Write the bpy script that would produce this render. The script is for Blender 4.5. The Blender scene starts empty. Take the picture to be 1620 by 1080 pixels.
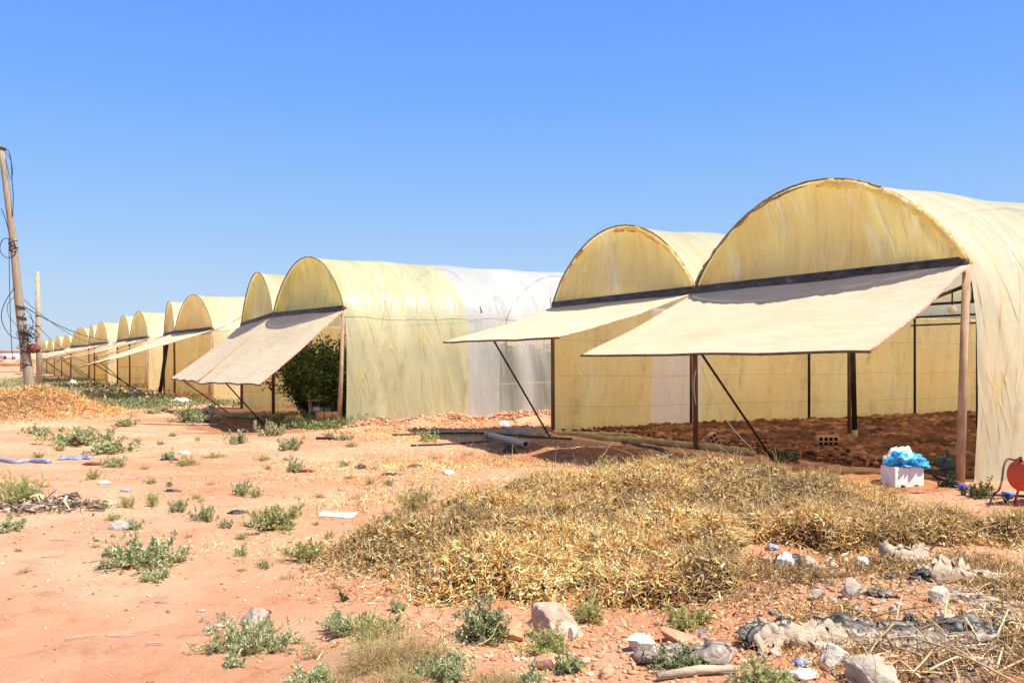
import bpy, bmesh, math, random
import numpy as np
from mathutils import Vector, Matrix, noise as mnoise
R = math.radians
random.seed(7); rng = np.random.default_rng(7)
scene = bpy.context.scene
C = scene.collection

# ------------------------------------------------------------------ camera, sky, sun, exposure
F = 1470.0; EYE = 1.65; HX, HY = 810.0, 572.0
cam = bpy.data.cameras.new('camera'); camo = bpy.data.objects.new('camera', cam); C.objects.link(camo)
camo.location = (0, 0, EYE); camo.rotation_euler = (R(90), 0, 0)
cam.sensor_width = 36; cam.lens = F / 1620 * 36; cam.shift_y = 32 / 1620
cam.clip_end = 6000; cam.clip_start = 0.05
scene.camera = camo
SUN_EL = 61.0
sx, sy = 0.86, -0.50                               # horizontal direction towards the sun
az = math.atan2(sx, sy)                            # clockwise from +Y
w = bpy.data.worlds.new("World"); scene.world = w; w.use_nodes = True
nt = w.node_tree; bg = nt.nodes['Background']
sk = nt.nodes.new('ShaderNodeTexSky'); sk.sky_type = 'NISHITA'; sk.sun_disc = False
sk.sun_elevation = R(SUN_EL); sk.sun_rotation = az
sk.air_density = 1.0; sk.dust_density = 1.6; sk.ozone_density = 2.6; sk.altitude = 300
# clear-day gradient by elevation, blended with the physical sky
_tc = nt.nodes.new('ShaderNodeTexCoord'); _sp = nt.nodes.new('ShaderNodeSeparateXYZ'); nt.links.new(_tc.outputs['Generated'], _sp.inputs[0])
_rp = nt.nodes.new('ShaderNodeValToRGB'); nt.links.new(_sp.outputs[2], _rp.inputs[0])
while len(_rp.color_ramp.elements) < 6: _rp.color_ramp.elements.new(.5)
for _e, (_p, _c) in zip(_rp.color_ramp.elements, [(0.0, (.66, .78, .90)), (.05, (.52, .69, .93)), (.14, (.33, .58, .99)), (.26, (.19, .45, 1.06)), (.38, (.13, .35, 1.10)), (.55, (.12, .26, .62))]):
    _e.position = _p; _e.color = (*_c, 1)
_ml = nt.nodes.new('ShaderNodeVectorMath'); _ml.operation = 'SCALE'; _ml.inputs[3].default_value = 6.2; nt.links.new(_rp.outputs[0], _ml.inputs[0])
_mx = nt.nodes.new('ShaderNodeMix'); _mx.data_type = 'RGBA'; _mx.inputs[0].default_value = .8
nt.links.new(sk.outputs[0], _mx.inputs[6]); nt.links.new(_ml.outputs[0], _mx.inputs[7]); nt.links.new(_mx.outputs[2], bg.inputs[0])
bg.inputs[1].default_value = 0.098
sl = bpy.data.lights.new('sun', 'SUN'); sl.energy = 4.9; sl.angle = R(0.53); sl.color = (1.0, 0.93, 0.80)
so = bpy.data.objects.new('sun', sl); C.objects.link(so)
ce = math.cos(R(SUN_EL)); n_ = math.hypot(sx, sy)
sd = Vector((sx / n_ * ce, sy / n_ * ce, math.sin(R(SUN_EL))))
so.rotation_euler = sd.to_track_quat('Z', 'Y').to_euler(); so.location = (20, -10, 40)
scene.view_settings.view_transform = 'Standard'; scene.view_settings.look = 'None'
scene.view_settings.exposure = 0.72; scene.view_settings.gamma = 1
scene.render.engine = 'CYCLES'
scene.cycles.max_bounces = 10; scene.cycles.diffuse_bounces = 5; scene.cycles.transmission_bounces = 6
scene.cycles.transparent_max_bounces = 16

# ------------------------------------------------------------------ helpers
def tag(o, label=None, cat=None, group=None, kind=None):
    if label: o['label'] = label
    if cat: o['category'] = cat
    if group: o['group'] = group
    if kind: o['kind'] = kind
    return o
def empty(name, loc=(0, 0, 0), label=None, cat=None, group=None, rz=0):
    o = bpy.data.objects.new(name, None); C.objects.link(o); o.location = loc; o.rotation_euler = (0, 0, rz)
    o.empty_display_size = .1
    return tag(o, label, cat, group)
def link(name, me, mat=None, parent=None, smooth=False, loc=None):
    if mat is not None: me.materials.append(mat)
    o = bpy.data.objects.new(name, me); C.objects.link(o)
    if parent is not None:
        o.parent = parent
        if loc is None:                            # geometry given in world coordinates: take it into the parent's space
            p = parent; off = Vector((0, 0, 0))
            while p is not None: off += Vector(p.location); p = p.parent
            me.transform(Matrix.Translation(-off))
    if loc is not None: o.location = loc
    if smooth: me.polygons.foreach_set('use_smooth', [True] * len(me.polygons))
    return o
def np_mesh(name, V, quads=None, tris=None, col=None):
    me = bpy.data.meshes.new(name); V = np.asarray(V, dtype=np.float32).reshape(-1, 3)
    nq = 0 if quads is None else len(quads); ntr = 0 if tris is None else len(tris)
    me.vertices.add(len(V)); me.vertices.foreach_set('co', V.ravel())
    li = []; ls = []; lt = []; k = 0
    if nq: q = np.asarray(quads, dtype=np.int32); li.append(q.ravel()); ls.append(np.arange(nq) * 4); lt.append(np.full(nq, 4)); k = nq * 4
    if ntr: t = np.asarray(tris, dtype=np.int32); li.append(t.ravel()); ls.append(k + np.arange(ntr) * 3); lt.append(np.full(ntr, 3))
    li = np.concatenate(li); me.loops.add(len(li)); me.loops.foreach_set('vertex_index', li.astype(np.int32))
    me.polygons.add(nq + ntr); me.polygons.foreach_set('loop_start', np.concatenate(ls).astype(np.int32))
    me.polygons.foreach_set('loop_total', np.concatenate(lt).astype(np.int32))
    if col is not None:
        a = me.color_attributes.new('tint', 'FLOAT_COLOR', 'POINT')
        c = np.ones((len(V), 4), dtype=np.float32); c[:, :3] = col; a.data.foreach_set('color', c.ravel())
    me.update(calc_edges=True); me.validate()
    return me
def grid(nu, nv, fn):
    """surface from fn(u,v)->xyz, u,v in 0..1"""
    V = [fn(i / nu, j / nv) for i in range(nu + 1) for j in range(nv + 1)]
    a = np.arange(nu)[:, None] * (nv + 1) + np.arange(nv)[None, :]; a = a.ravel()
    return np.array([tuple(v) for v in V]), np.stack([a, a + 1, a + nv + 2, a + nv + 1], 1)
def surf(name, nu, nv, fn, mat, parent=None, smooth=True):
    V, Q = grid(nu, nv, fn); return link(name, np_mesh(name, V, Q), mat, parent, smooth)
class Geo:                                          # collects tubes/boxes into one mesh
    def __init__(s): s.V = []; s.Q = []; s.T = []; s.n = 0
    def add(s, V, Q=None, T=None):
        V = np.asarray(V, float).reshape(-1, 3)
        if Q is not None and len(Q): s.Q.append(np.asarray(Q) + s.n)
        if T is not None and len(T): s.T.append(np.asarray(T) + s.n)
        s.V.append(V); s.n += len(V); return s
    def tube(s, pts, r, k=8, cap=True):
        pts = [Vector(p) for p in pts]; n = len(pts)
        rs = [r] * n if isinstance(r, (int, float)) else list(r)
        V = []; up = None
        for i, p in enumerate(pts):
            d = (pts[min(i + 1, n - 1)] - pts[max(i - 1, 0)]).normalized()
            if up is None:
                up = Vector((0, 0, 1)) if abs(d.z) < .9 else Vector((1, 0, 0))
            a = d.cross(up)
            if a.length < 1e-4: a = d.orthogonal()
            a.normalize(); b = a.cross(d).normalized(); up = b
            for j in range(k):
                t = 2 * math.pi * j / k; V.append(p + (a * math.cos(t) + b * math.sin(t)) * rs[i])
        Q = [(i * k + j, i * k + (j + 1) % k, (i + 1) * k + (j + 1) % k, (i + 1) * k + j) for i in range(n - 1) for j in range(k)]
        T = []
        if cap:
            V.append(pts[0]); V.append(pts[-1]); c0 = n * k; c1 = c0 + 1
            T = [(c0, (j + 1) % k, j) for j in range(k)] + [(c1, (n - 1) * k + j, (n - 1) * k + (j + 1) % k) for j in range(k)]
        return s.add([tuple(v) for v in V], Q, T)
    def box(s, c, sx, sy, sz, M=None):
        V = [Vector((x * sx / 2, y * sy / 2, z * sz / 2)) for z in (-1, 1) for x, y in ((-1, -1), (1, -1), (1, 1), (-1, 1))]
        if M is not None: V = [M @ v for v in V]
        V = [v + Vector(c) for v in V]
        return s.add([tuple(v) for v in V], [(3, 2, 1, 0), (4, 5, 6, 7), (0, 1, 5, 4), (1, 2, 6, 5), (2, 3, 7, 6), (3, 0, 4, 7)])
    def build(s, name, mat, parent=None, smooth=False, bevel=0):
        me = np_mesh(name, np.concatenate(s.V), np.concatenate(s.Q) if s.Q else None, np.concatenate(s.T) if s.T else None)
        o = link(name, me, mat, parent, smooth)
        if bevel:
            m = o.modifiers.new('bevel', 'BEVEL'); m.width = bevel; m.segments = 2; m.limit_method = 'ANGLE'
        return o
def nz(x, y, z=0.0, s=1.0): return mnoise.noise(Vector((x * s, y * s, z * s)))
def cat_curve(pts, n=6):                             # smooth curve through points
    P = [Vector(p) for p in pts]; P = [P[0]] + P + [P[-1]]; out = []
    for i in range(1, len(P) - 2):
        for k in range(n):
            t = k / n; a, b, c, d = P[i - 1], P[i], P[i + 1], P[i + 2]
            out.append(.5 * ((2 * b) + (c - a) * t + (2 * a - 5 * b + 4 * c - d) * t * t + (-a + 3 * b - 3 * c + d) * t ** 3))
    out.append(P[-2]); return out

# vectorised clouds of small pieces --------------------------------
def unit(a): return a / np.maximum(np.linalg.norm(a, axis=-1, keepdims=True), 1e-9)
def rand_dir(n, zs=1.0):
    d = rng.normal(size=(n, 3)); d[:, 2] *= zs; return unit(d)
def leaves(P, Dv, L, W, col, fold=.35):
    """folded pointed leaves: 4 verts, 2 tris each"""
    n = len(P); L = np.broadcast_to(L, n)[:, None]; W = np.broadcast_to(W, n)[:, None]
    side = unit(np.cross(Dv, rand_dir(n))); up = unit(np.cross(side, Dv))
    V = np.stack([P, P + Dv * L * .5 + side * W * .5 + up * W * fold, P + Dv * L, P + Dv * L * .45 - side * W * .5 + up * W * fold], 1)
    b = np.arange(n)[:, None] * 4
    T = np.concatenate([b + [0, 1, 2], b + [0, 2, 3]], 0)
    return V.reshape(-1, 3), T, np.repeat(col, 4, 0)
def curls(P, Dv, L, W, col, bend=.5):
    """curled ribbon bits: 6 verts, 2 quads"""
    n = len(P); L = np.broadcast_to(L, n)[:, None]; W = np.broadcast_to(W, n)[:, None]
    side = unit(np.cross(Dv, rand_dir(n))); up = unit(np.cross(side, Dv))
    bd = rng.uniform(-bend, bend, (n, 1)) * L
    tw = unit(side + up * rng.uniform(-1, 1, (n, 1)))
    V = np.stack([P - side * W * .35, P + side * W * .35, P + Dv * L * .5 + up * bd - side * W * .5, P + Dv * L * .5 + up * bd + side * W * .5,
                  P + Dv * L - tw * W * .2, P + Dv * L + tw * W * .2], 1)
    b = np.arange(n)[:, None] * 6
    Q = np.concatenate([b + [0, 1, 3, 2], b + [2, 3, 5, 4]], 0)
    return V.reshape(-1, 3), Q, np.repeat(col, 6, 0)
def stalks(P, Dv, L, r, col, nseg=5, wob=.3, droop=0.0, k=3, taper=.6):
    """curved thin 3-sided tubes"""
    n = len(P); L = np.broadcast_to(L, n)[:, None]; r = np.broadcast_to(r, n)[:, None]
    pts = [P]; d = Dv.copy(); w1 = rand_dir(n) * wob
    for i in range(nseg):
        d = unit(d + w1 + rng.normal(size=(n, 3)) * wob * .4 + np.array([0, 0, -droop]))
        pts.append(pts[-1] + d * L / nseg)
    side = unit(np.cross(Dv, rand_dir(n))); up = unit(np.cross(side, Dv))
    V = []
    for i, p in enumerate(pts):
        rr = r * (1 - taper * i / nseg)
        for j in range(k):
            t = 2 * math.pi * j / k; V.append(p + (side * math.cos(t) + up * math.sin(t)) * rr)
    V = np.stack(V, 1); m = (nseg + 1) * k; b = np.arange(n)[:, None] * m; Q = []
    for i in range(nseg):
        for j in range(k): Q.append(b + [i * k + j, i * k + (j + 1) % k, (i + 1) * k + (j + 1) % k, (i + 1) * k + j])
    return V.reshape(-1, 3), np.concatenate(Q, 0), np.repeat(col, m, 0), np.stack(pts, 1)
class Cloud:
    def __init__(s): s.V = []; s.Q = []; s.T = []; s.C = []; s.n = 0
    def add(s, V, Q, T, Cc):
        if Q is not None: s.Q.append(Q + s.n)
        if T is not None: s.T.append(T + s.n)
        s.V.append(V); s.C.append(Cc); s.n += len(V)
    def mesh(s, name):
        return np_mesh(name, np.concatenate(s.V), np.concatenate(s.Q) if s.Q else None, np.concatenate(s.T) if s.T else None, np.concatenate(s.C))
def mixcol(n, cols, wts=None, jit=.12):
    c = np.array(cols)[rng.choice(len(cols), n, p=wts)]
    return np.clip(c * rng.uniform(1 - jit * 2, 1 + jit * 2, (n, 1)) * rng.uniform(1 - jit * .4, 1 + jit * .4, (n, 3)), 0.004, .92)

# ------------------------------------------------------------------ materials
def newmat(name):
    m = bpy.data.materials.new(name); m.use_nodes = True; t = m.node_tree
    return m, t, t.nodes['Principled BSDF'], t.nodes['Material Output']
def N(t, typ, **kw):
    n = t.nodes.new(typ)
    for k, v in kw.items():
        if k.startswith('i_'): n.inputs[k[2:].replace('_', ' ')].default_value = v
        else: setattr(n, k, v)
    return n
def ramp(t, src, stops):
    r = t.nodes.new('ShaderNodeValToRGB'); cr = r.color_ramp
    while len(cr.elements) < len(stops): cr.elements.new(.5)
    for e, (p, c) in zip(cr.elements, stops):
        e.position = p; e.color = (*c, 1) if len(c) == 3 else c
    t.links.new(src, r.inputs[0]); return r.outputs[0]
def coords(t, scale=(1, 1, 1), rot=(0, 0, 0), kind='Object'):
    tc = t.nodes.new('ShaderNodeTexCoord'); mp = t.nodes.new('ShaderNodeMapping')
    mp.inputs['Scale'].default_value = scale; mp.inputs['Rotation'].default_value = rot
    t.links.new(tc.outputs[kind], mp.inputs[0]); return mp.outputs[0]
def coords2(t, tilt, scale, g=False):
    tc = t.nodes.new('ShaderNodeTexCoord'); v = tc.outputs['Object']
    for rot, sc in (((0, 0, R(-27.5)), (1, 1, 1)), ((tilt, 0, 0) if g else (0, tilt, 0), (1, 1, 1)), ((0, 0, 0), scale)):
        mp = t.nodes.new('ShaderNodeMapping'); mp.inputs['Rotation'].default_value = rot; mp.inputs['Scale'].default_value = sc
        t.links.new(v, mp.inputs[0]); v = mp.outputs[0]
    return v
def noi(t, vec, scale, detail=5, rough=.6, dist=0):
    n = N(t, 'ShaderNodeTexNoise'); n.inputs['Scale'].default_value = scale; n.inputs['Detail'].default_value = detail
    n.inputs['Roughness'].default_value = rough; n.inputs['Distortion'].default_value = dist
    t.links.new(vec, n.inputs['Vector']); return n.outputs['Fac']
def mix(t, a, b, fac, typ='MIX'):
    n = t.nodes.new('ShaderNodeMix'); n.data_type = 'RGBA'; n.blend_type = typ
    for s, v in ((6, a), (7, b), (0, fac)):
        if isinstance(v, (int, float)): n.inputs[s].default_value = v
        elif isinstance(v, tuple): n.inputs[s].default_value = (*v, 1)
        else: t.links.new(v, n.inputs[s])
    return n.outputs[2]
def bump(t, h, strength, dist, bs=None):
    b = t.nodes.new('ShaderNodeBump'); b.inputs['Strength'].default_value = strength; b.inputs['Distance'].default_value = dist
    t.links.new(h, b.inputs['Height'])
    if bs is not None: t.links.new(bs, b.inputs['Normal'])
    return b.outputs[0]
def noisy(name, c1, c2, scale=8, rough=.8, bs=.4, bd=.01, metal=0, c3=None, sc=(1, 1, 1), spec=.3):
    m, t, p, o = newmat(name); v = coords(t, sc); f = noi(t, v, scale)
    st = [(.3, c1), (.68, c2)] + ([(.8, c3)] if c3 else [])
    t.links.new(ramp(t, f, st), p.inputs['Base Color']); p.inputs['Roughness'].default_value = rough
    p.inputs['Metallic'].default_value = metal; p.inputs['Specular IOR Level'].default_value = spec
    t.links.new(bump(t, noi(t, v, scale * 4), bs, bd), p.inputs['Normal']); return m
def tinted(name, rough=.75, trans=.3, spec=.25):
    """colour from the per-piece tint attribute, thin leaves let some light through"""
    m, t, p, o = newmat(name); a = N(t, 'ShaderNodeAttribute', attribute_name='tint')
    t.links.new(a.outputs['Color'], p.inputs['Base Color']); p.inputs['Roughness'].default_value = rough
    p.inputs['Specular IOR Level'].default_value = spec
    if trans:
        tr = N(t, 'ShaderNodeBsdfTranslucent'); t.links.new(a.outputs['Color'], tr.inputs[0]); ms = N(t, 'ShaderNodeMixShader')
        ms.inputs[0].default_value = trans; t.links.new(p.outputs[0], ms.inputs[1]); t.links.new(tr.outputs[0], ms.inputs[2]); t.links.new(ms.outputs[0], o.inputs[0])
    return m
def film(name, ca, cb, cdirt, clear=.12, transl=.5, rough=.38, streak=.55, fold=.35, wires=False, angle=0.25, crease=None, creasef=.45, crb=.45, csc=1.0, plane='side', cw=.016):
    """greenhouse film: thin, wrinkled, streaked with algae and dust; lets light through. Folds run up and over the hoops."""
    m, t, p, o = newmat(name)
    g = plane == 'gable'
    def sc(a_, b_): return (b_, a_, b_) if g else (a_, b_, b_)
    v0 = coords(t)
    f1 = noi(t, v0, .6, 5, .6, .3); f2 = noi(t, coords2(t, angle * .5, sc(1.5, .22), g), 1.0, 3, .5, .3); f3 = noi(t, coords2(t, -angle * .4, sc(2.6, .3), g), 1.0, 3, .55, .3)
    c = ramp(t, f1, [(.36, ca), (.64, cb)])
    c = mix(t, c, tuple(min(x * 1.15, .93) for x in ca), ramp(t, f2, [(.48, (0, 0, 0)), (.70, (.8, .8, .8))]))
    st = ramp(t, f3, [(.50, (0, 0, 0)), (.72, (1, 1, 1))]); st = mix(t, st, (0, 0, 0), 1 - streak)
    grime = noi(t, v0, 3.2, 7, .75, .5); st = mix(t, st, (0, 0, 0), ramp(t, grime, [(.42, (1, 1, 1)), (.6, (0, 0, 0))]))
    c = mix(t, c, cdirt, st)
    if wires:
        f4 = noi(t, coords(t, (.7, .7, 6)), 1.0, 4, .7, .5)
        c = mix(t, c, tuple(x * .45 for x in cdirt), mix(t, ramp(t, f4, [(.66, (0, 0, 0)), (.76, (1, 1, 1))]), (0, 0, 0), .6))
    cr = None
    for tilt, a_, b_, th_ in ((R(22), 1.3, .14, .5), (R(-15), 1.7, .17, .47), (R(6), 2.4, .13, .53), (R(13), 3.0, .16, .5)):
        f5 = noi(t, coords2(t, tilt, sc(a_, b_), g), csc, 1, .3, .25)
        k = ramp(t, f5, [(th_ - cw, (0, 0, 0)), (th_, (1, 1, 1)), (th_ + cw, (0, 0, 0))])
        f6 = noi(t, v0, .9, 2); k = mix(t, k, (0, 0, 0), ramp(t, f6, [(.42, (1, 1, 1)), (.6, (.1, .1, .1))]))
        cr = k if cr is None else mix(t, cr, k, 1.0, 'LIGHTEN')
    c = mix(t, c, crease or cdirt, mix(t, cr, (0, 0, 0), 1 - creasef))
    hb = N(t, 'ShaderNodeMath', operation='ADD'); t.links.new(f2, hb.inputs[0]); t.links.new(f3, hb.inputs[1])
    nrm = bump(t, noi(t, v0, 7, 4, .5), .25, .012, bump(t, hb.outputs[0], fold, .16)); nrm = bump(t, cr, crb, .02, nrm)
    t.links.new(c, p.inputs['Base Color']); p.inputs['Roughness'].default_value = rough; p.inputs['Specular IOR Level'].default_value = .5
    t.links.new(nrm, p.inputs['Normal'])
    tr = N(t, 'ShaderNodeBsdfTranslucent'); t.links.new(c, tr.inputs[0]); t.links.new(nrm, tr.inputs[1])
    m1 = N(t, 'ShaderNodeMixShader'); m1.inputs[0].default_value = transl
    t.links.new(p.outputs[0], m1.inputs[1]); t.links.new(tr.outputs[0], m1.inputs[2])
    tp = N(t, 'ShaderNodeBsdfTransparent'); tp.inputs[0].default_value = (*[min(1, x * .5 + .5) for x in ca], 1)
    m2 = N(t, 'ShaderNodeMixShader')
    cl = ramp(t, f2, [(.3, (min(1, clear * 1.3),) * 3), (.7, (clear * .6,) * 3)]); t.links.new(cl, m2.inputs[0])
    t.links.new(m1.outputs[0], m2.inputs[1]); t.links.new(tp.outputs[0], m2.inputs[2]); t.links.new(m2.outputs[0], o.inputs[0])
    return m

M = {}
M['gable'] = film('yellow_gable_film', (.90, .74, .33), (.85, .67, .26), (.62, .46, .16), .06, .58, .20, .45, .9, crease=(.97, .93, .72), creasef=.75, crb=.9, csc=1.1, plane='gable', cw=.028)  # pale crease colour paints the highlights of the backlit folds
M['gable_green'] = film('greenish_gable_film', (.84, .74, .31), (.76, .66, .24), (.42, .38, .12), .05, .54, .30, .7, .5, creasef=.3, plane='gable')
M['wall_yellow'] = film('yellow_wall_film', (.95, .80, .35), (.91, .73, .28), (.52, .36, .12), .05, .62, .4, .7, .5, True, crease=(.98, .90, .58), creasef=.65, crb=.8)
M['wall_white'] = film('white_wall_film', (.92, .85, .66), (.86, .79, .60), (.6, .56, .45), .10, .62, .4, .25, .3)
M['roof_cream'] = film('cream_roof_film', (.78, .69, .44), (.74, .64, .38), (.60, .48, .24), .07, .42, .42, .35, .3, creasef=.2, crb=.2)
M['roof_green'] = film('algae_green_film', (.74, .71, .46), (.62, .62, .37), (.44, .45, .20), .16, .42, .38, .6, .5, crease=(.82, .72, .26), creasef=.85, crb=.9, angle=.5)
M['side_cream'] = film('cream_side_film', (.80, .70, .42), (.76, .66, .36), (.58, .48, .24), .07, .45, .40, .5, .5, crease=(.88, .80, .5), creasef=.6, crb=.7)
M['side_pale'] = film('pale_side_film', (.79, .76, .56), (.75, .72, .49), (.58, .53, .26), .14, .45, .30, .6, .7, crease=(.82, .66, .20), creasef=.8, crb=.9, angle=.5)
M['roof_white'] = film('new_white_film', (.68, .69, .68), (.64, .65, .63), (.56, .55, .50), .20, .42, .34, .25, .3, creasef=.2, crb=.2)
M['film_clear'] = film('clear_wall_film', (.84, .86, .82), (.78, .80, .74), (.70, .68, .58), .62, .40, .28, .4, .4, crease=(.92, .93, .9), creasef=.8)
M['roof_haze'] = film('hazy_roof_film', (.78, .80, .79), (.74, .76, .74), (.68, .67, .60), .38, .42, .32, .3, .3, crease=(.88, .88, .86), creasef=.5)
M['roof_pale'] = M['side_pale']; M['side_green'] = M['roof_green']
def awn_mat():
    m, t, p, o = newmat('awning_canvas'); v = coords(t)
    c = ramp(t, noi(t, v, .8, 5), [(.35, (.64, .53, .35)), (.65, (.71, .60, .42))])
    c = mix(t, c, (.50, .42, .26), ramp(t, noi(t, coords(t, (.5, .5, 7)), 1.6, 6, .72, 1.2), [(.52, (0, 0, 0)), (.80, (.8, .8, .8))]))
    wv = N(t, 'ShaderNodeTexWave'); wv.inputs['Scale'].default_value = 90; t.links.new(v, wv.inputs[0])
    n1 = bump(t, noi(t, coords(t, (.8, .8, 5), (0, .1, .2)), 1.8, 3, .5, .8), .35, .05)
    t.links.new(bump(t, wv.outputs[1], .12, .002, n1), p.inputs['Normal'])
    t.links.new(c, p.inputs['Base Color']); p.inputs['Roughness'].default_value = .8; p.inputs['Specular IOR Level'].default_value = .2
    tr = N(t, 'ShaderNodeBsdfTranslucent'); t.links.new(c, tr.inputs[0]); m1 = N(t, 'ShaderNodeMixShader'); m1.inputs[0].default_value = .16
    t.links.new(p.outputs[0], m1.inputs[1]); t.links.new(tr.outputs[0], m1.inputs[2]); t.links.new(m1.outputs[0], o.inputs[0]); return m
M['awning'] = awn_mat()
M['hem'] = noisy('pink_hem', (.45, .22, .13), (.75, .50, .36), 14, .8, .5, .01)
M['rust'] = noisy('rusty_pipe', (.10, .045, .03), (.24, .13, .085), 9, .75, .5, .004, .2, (.40, .30, .22), (1, 1, .3))
M['hoop'] = noisy('film_wrapped_hoop', (.16, .10, .06), (.42, .32, .16), 9, .7, .4, .004, 0, (.70, .58, .30), (2, 2, 2))
M['rust_pale'] = noisy('dusty_rusty_post', (.26, .16, .10), (.50, .37, .24), 7, .8, .5, .006, 0, (.70, .58, .42), (1, 1, .4))
M['steel_dark'] = noisy('black_tube', (.012, .011, .01), (.05, .045, .04), 12, .5, .4, .003, .3, (.25, .24, .22))
M['gutter'] = noisy('galvanised_gutter', (.02, .018, .016), (.11, .10, .09), 4, .6, .4, .006, .1, (.42, .42, .40), (1, 1, 3))
M['wire'] = noisy('wire', (.06, .055, .05), (.16, .14, .12), 20, .6, .1, .001)
M['cable'] = noisy('black_cable', (.012, .013, .018), (.03, .032, .04), 30, .5, .1, .001)
M['string'] = noisy('pale_string', (.55, .50, .36), (.75, .70, .55), 30, .9, .1, .001)
M['pole_wood'] = noisy('weathered_pole', (.24, .195, .14), (.42, .355, .26), 5, .9, .8, .008, 0, (.62, .54, .43), (6, 6, .5))
M['wood_grey'] = noisy('grey_wood', (.28, .22, .15), (.52, .43, .31), 6, .9, .7, .006, 0, None, (4, 4, 1))
M['straw'] = tinted('dry_straw', .8, .10)
M['leafy'] = tinted('weed_leaves', .7, .25)
M['clod'] = tinted('soil_clods', .95, 0, .05)
M['rock_white'] = noisy('pale_stone', (.48, .40, .31), (.70, .63, .53), 9, .9, .7, .01)
M['rock_pink'] = noisy('pink_stone', (.50, .30, .21), (.66, .45, .34), 7, .95, .8, .012)
M['rock_red'] = noisy('red_stone', (.46, .22, .12), (.62, .36, .22), 8, .95, .9, .015)
M['concrete'] = noisy('rubble_concrete', (.36, .30, .23), (.58, .50, .39), 14, .95, 1, .02, 0, (.80, .76, .68))
M['rock_grey'] = noisy('grey_stone', (.32, .25, .20), (.50, .41, .34), 8, .9, .7, .01)
M['plastic_white'] = noisy('white_plastic', (.80, .80, .79), (.88, .88, .87), 10, .45, .2, .004, spec=.5)
M['foam'] = noisy('foam_white', (.86, .84, .76), (.92, .91, .84), 40, .8, .3, .002)
M['plastic_blue'] = noisy('blue_plastic', (.02, .30, .62), (.05, .42, .75), 10, .32, .3, .006, spec=.6)
M['rag_blue'] = noisy('dull_blue_plastic', (.16, .20, .36), (.38, .40, .48), 12, .5, .4, .006)
M['plastic_black'] = noisy('black_plastic', (.014, .013, .012), (.06, .052, .045), 10, .5, .5, .008, spec=.6)
M['sheet_grey'] = noisy('old_grey_sheet', (.15, .115, .09), (.34, .27, .21), 6, .42, .5, .01, 0, (.55, .46, .37), spec=.5)
M['sheet_beige'] = noisy('beige_rag', (.38, .28, .19), (.60, .48, .36), 6, .8, .8, .015)
M['sheet_brown'] = noisy('brown_sheet', (.16, .09, .06), (.34, .20, .13), 7, .7, .7, .012)
M['tarp'] = noisy('dusty_tarp', (.34, .27, .09), (.55, .43, .20), 4, .7, .9, .03, 0, (.66, .52, .30))
M['clay'] = noisy('fired_clay', (.42, .22, .12), (.60, .36, .22), 9, .9, .5, .004)
M['clay_hole_shade'] = noisy('brick_hollow_shade', (.05, .025, .015), (.09, .05, .03), 9, .95, .3, .003)
M['red_paint'] = noisy('red_drum_paint', (.58, .075, .03), (.68, .12, .05), 5, .42, .2, .003, 0, (.50, .16, .09))
M['blue_fit'] = noisy('blue_fitting', (.03, .10, .50), (.08, .22, .68), 10, .4, .2, .002)
M['pipe_black'] = noisy('irrigation_black', (.015, .016, .022), (.05, .055, .07), 14, .45, .3, .003)
M['pipe_grey'] = noisy('grey_pvc', (.42, .35, .28), (.60, .52, .43), 8, .5, .2, .003)
M['pump'] = noisy('dark_green_pump', (.02, .045, .035), (.06, .10, .08), 10, .5, .4, .004)
M['maroon'] = noisy('maroon_cloth', (.16, .04, .03), (.30, .10, .07), 10, .8, .5, .01)
M['far_wall'] = noisy('far_orange_wall', (.62, .33, .20), (.72, .42, .28), .4, .9, .2, .01)
M['far_white'] = noisy('far_white_wall', (.70, .68, .64), (.80, .78, .74), .4, .9, .2, .01)
M['bark'] = noisy('plant_stem', (.13, .12, .06), (.24, .20, .10), 12, .9, .3, .003)

# ------------------------------------------------------------------ terrain heights
def seg(x, y, x0, y0, x1, y1):
    dx, dy = x1 - x0, y1 - y0; t = np.clip(((x - x0) * dx + (y - y0) * dy) / (dx * dx + dy * dy), 0, 1)
    return np.hypot(x - x0 - t * dx, y - y0 - t * dy)
def bell(d, r): return np.exp(-(d / r) ** 2)
_rs = np.random.default_rng(3); NT = {}
def vnoise(x, y, s, seed=0):
    """value noise with smooth interpolation, vectorised"""
    if seed not in NT: NT[seed] = _rs.random((256, 256)) * 2 - 1
    T = NT[seed]; X = x * s + 1000.3; Y = y * s + 1000.7
    xi = np.floor(X).astype(int); yi = np.floor(Y).astype(int); fx = X - xi; fy = Y - yi
    fx = fx * fx * (3 - 2 * fx); fy = fy * fy * (3 - 2 * fy)
    g = lambda a, b: T[a % 256, b % 256]
    return (g(xi, yi) * (1 - fx) + g(xi + 1, yi) * fx) * (1 - fy) + (g(xi, yi + 1) * (1 - fx) + g(xi + 1, yi + 1) * fx) * fy
def pile_shape(x, y):
    a = .12 * bell(seg(x, y, 2.1, 10.5, 3.2, 10.3), .9) + .10 * bell(seg(x, y, .8, 10.6, 2.1, 10.6), .9)
    b = .07 * bell(seg(x, y, -.3, 9.4, 1.2, 10.4), 1.0)
    c = .0 * bell(seg(x, y, 3.6, 9.6, 5.2, 8.3), .7)
    d = .09 * bell(seg(x, y, -.4, 8.3, 3.2, 8.2), 1.0)
    return a + b + c + d
def heap_left(x, y):                                 #                                 # heap by the leaning pole
    return .72 * bell(np.hypot((x + 13.7) / 1.35, (y - 27.4) / 1.9), 1) + .5 * bell(np.hypot((x + 15.6) / 1.6, (y - 27.0) / 2.0), 1)
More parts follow.
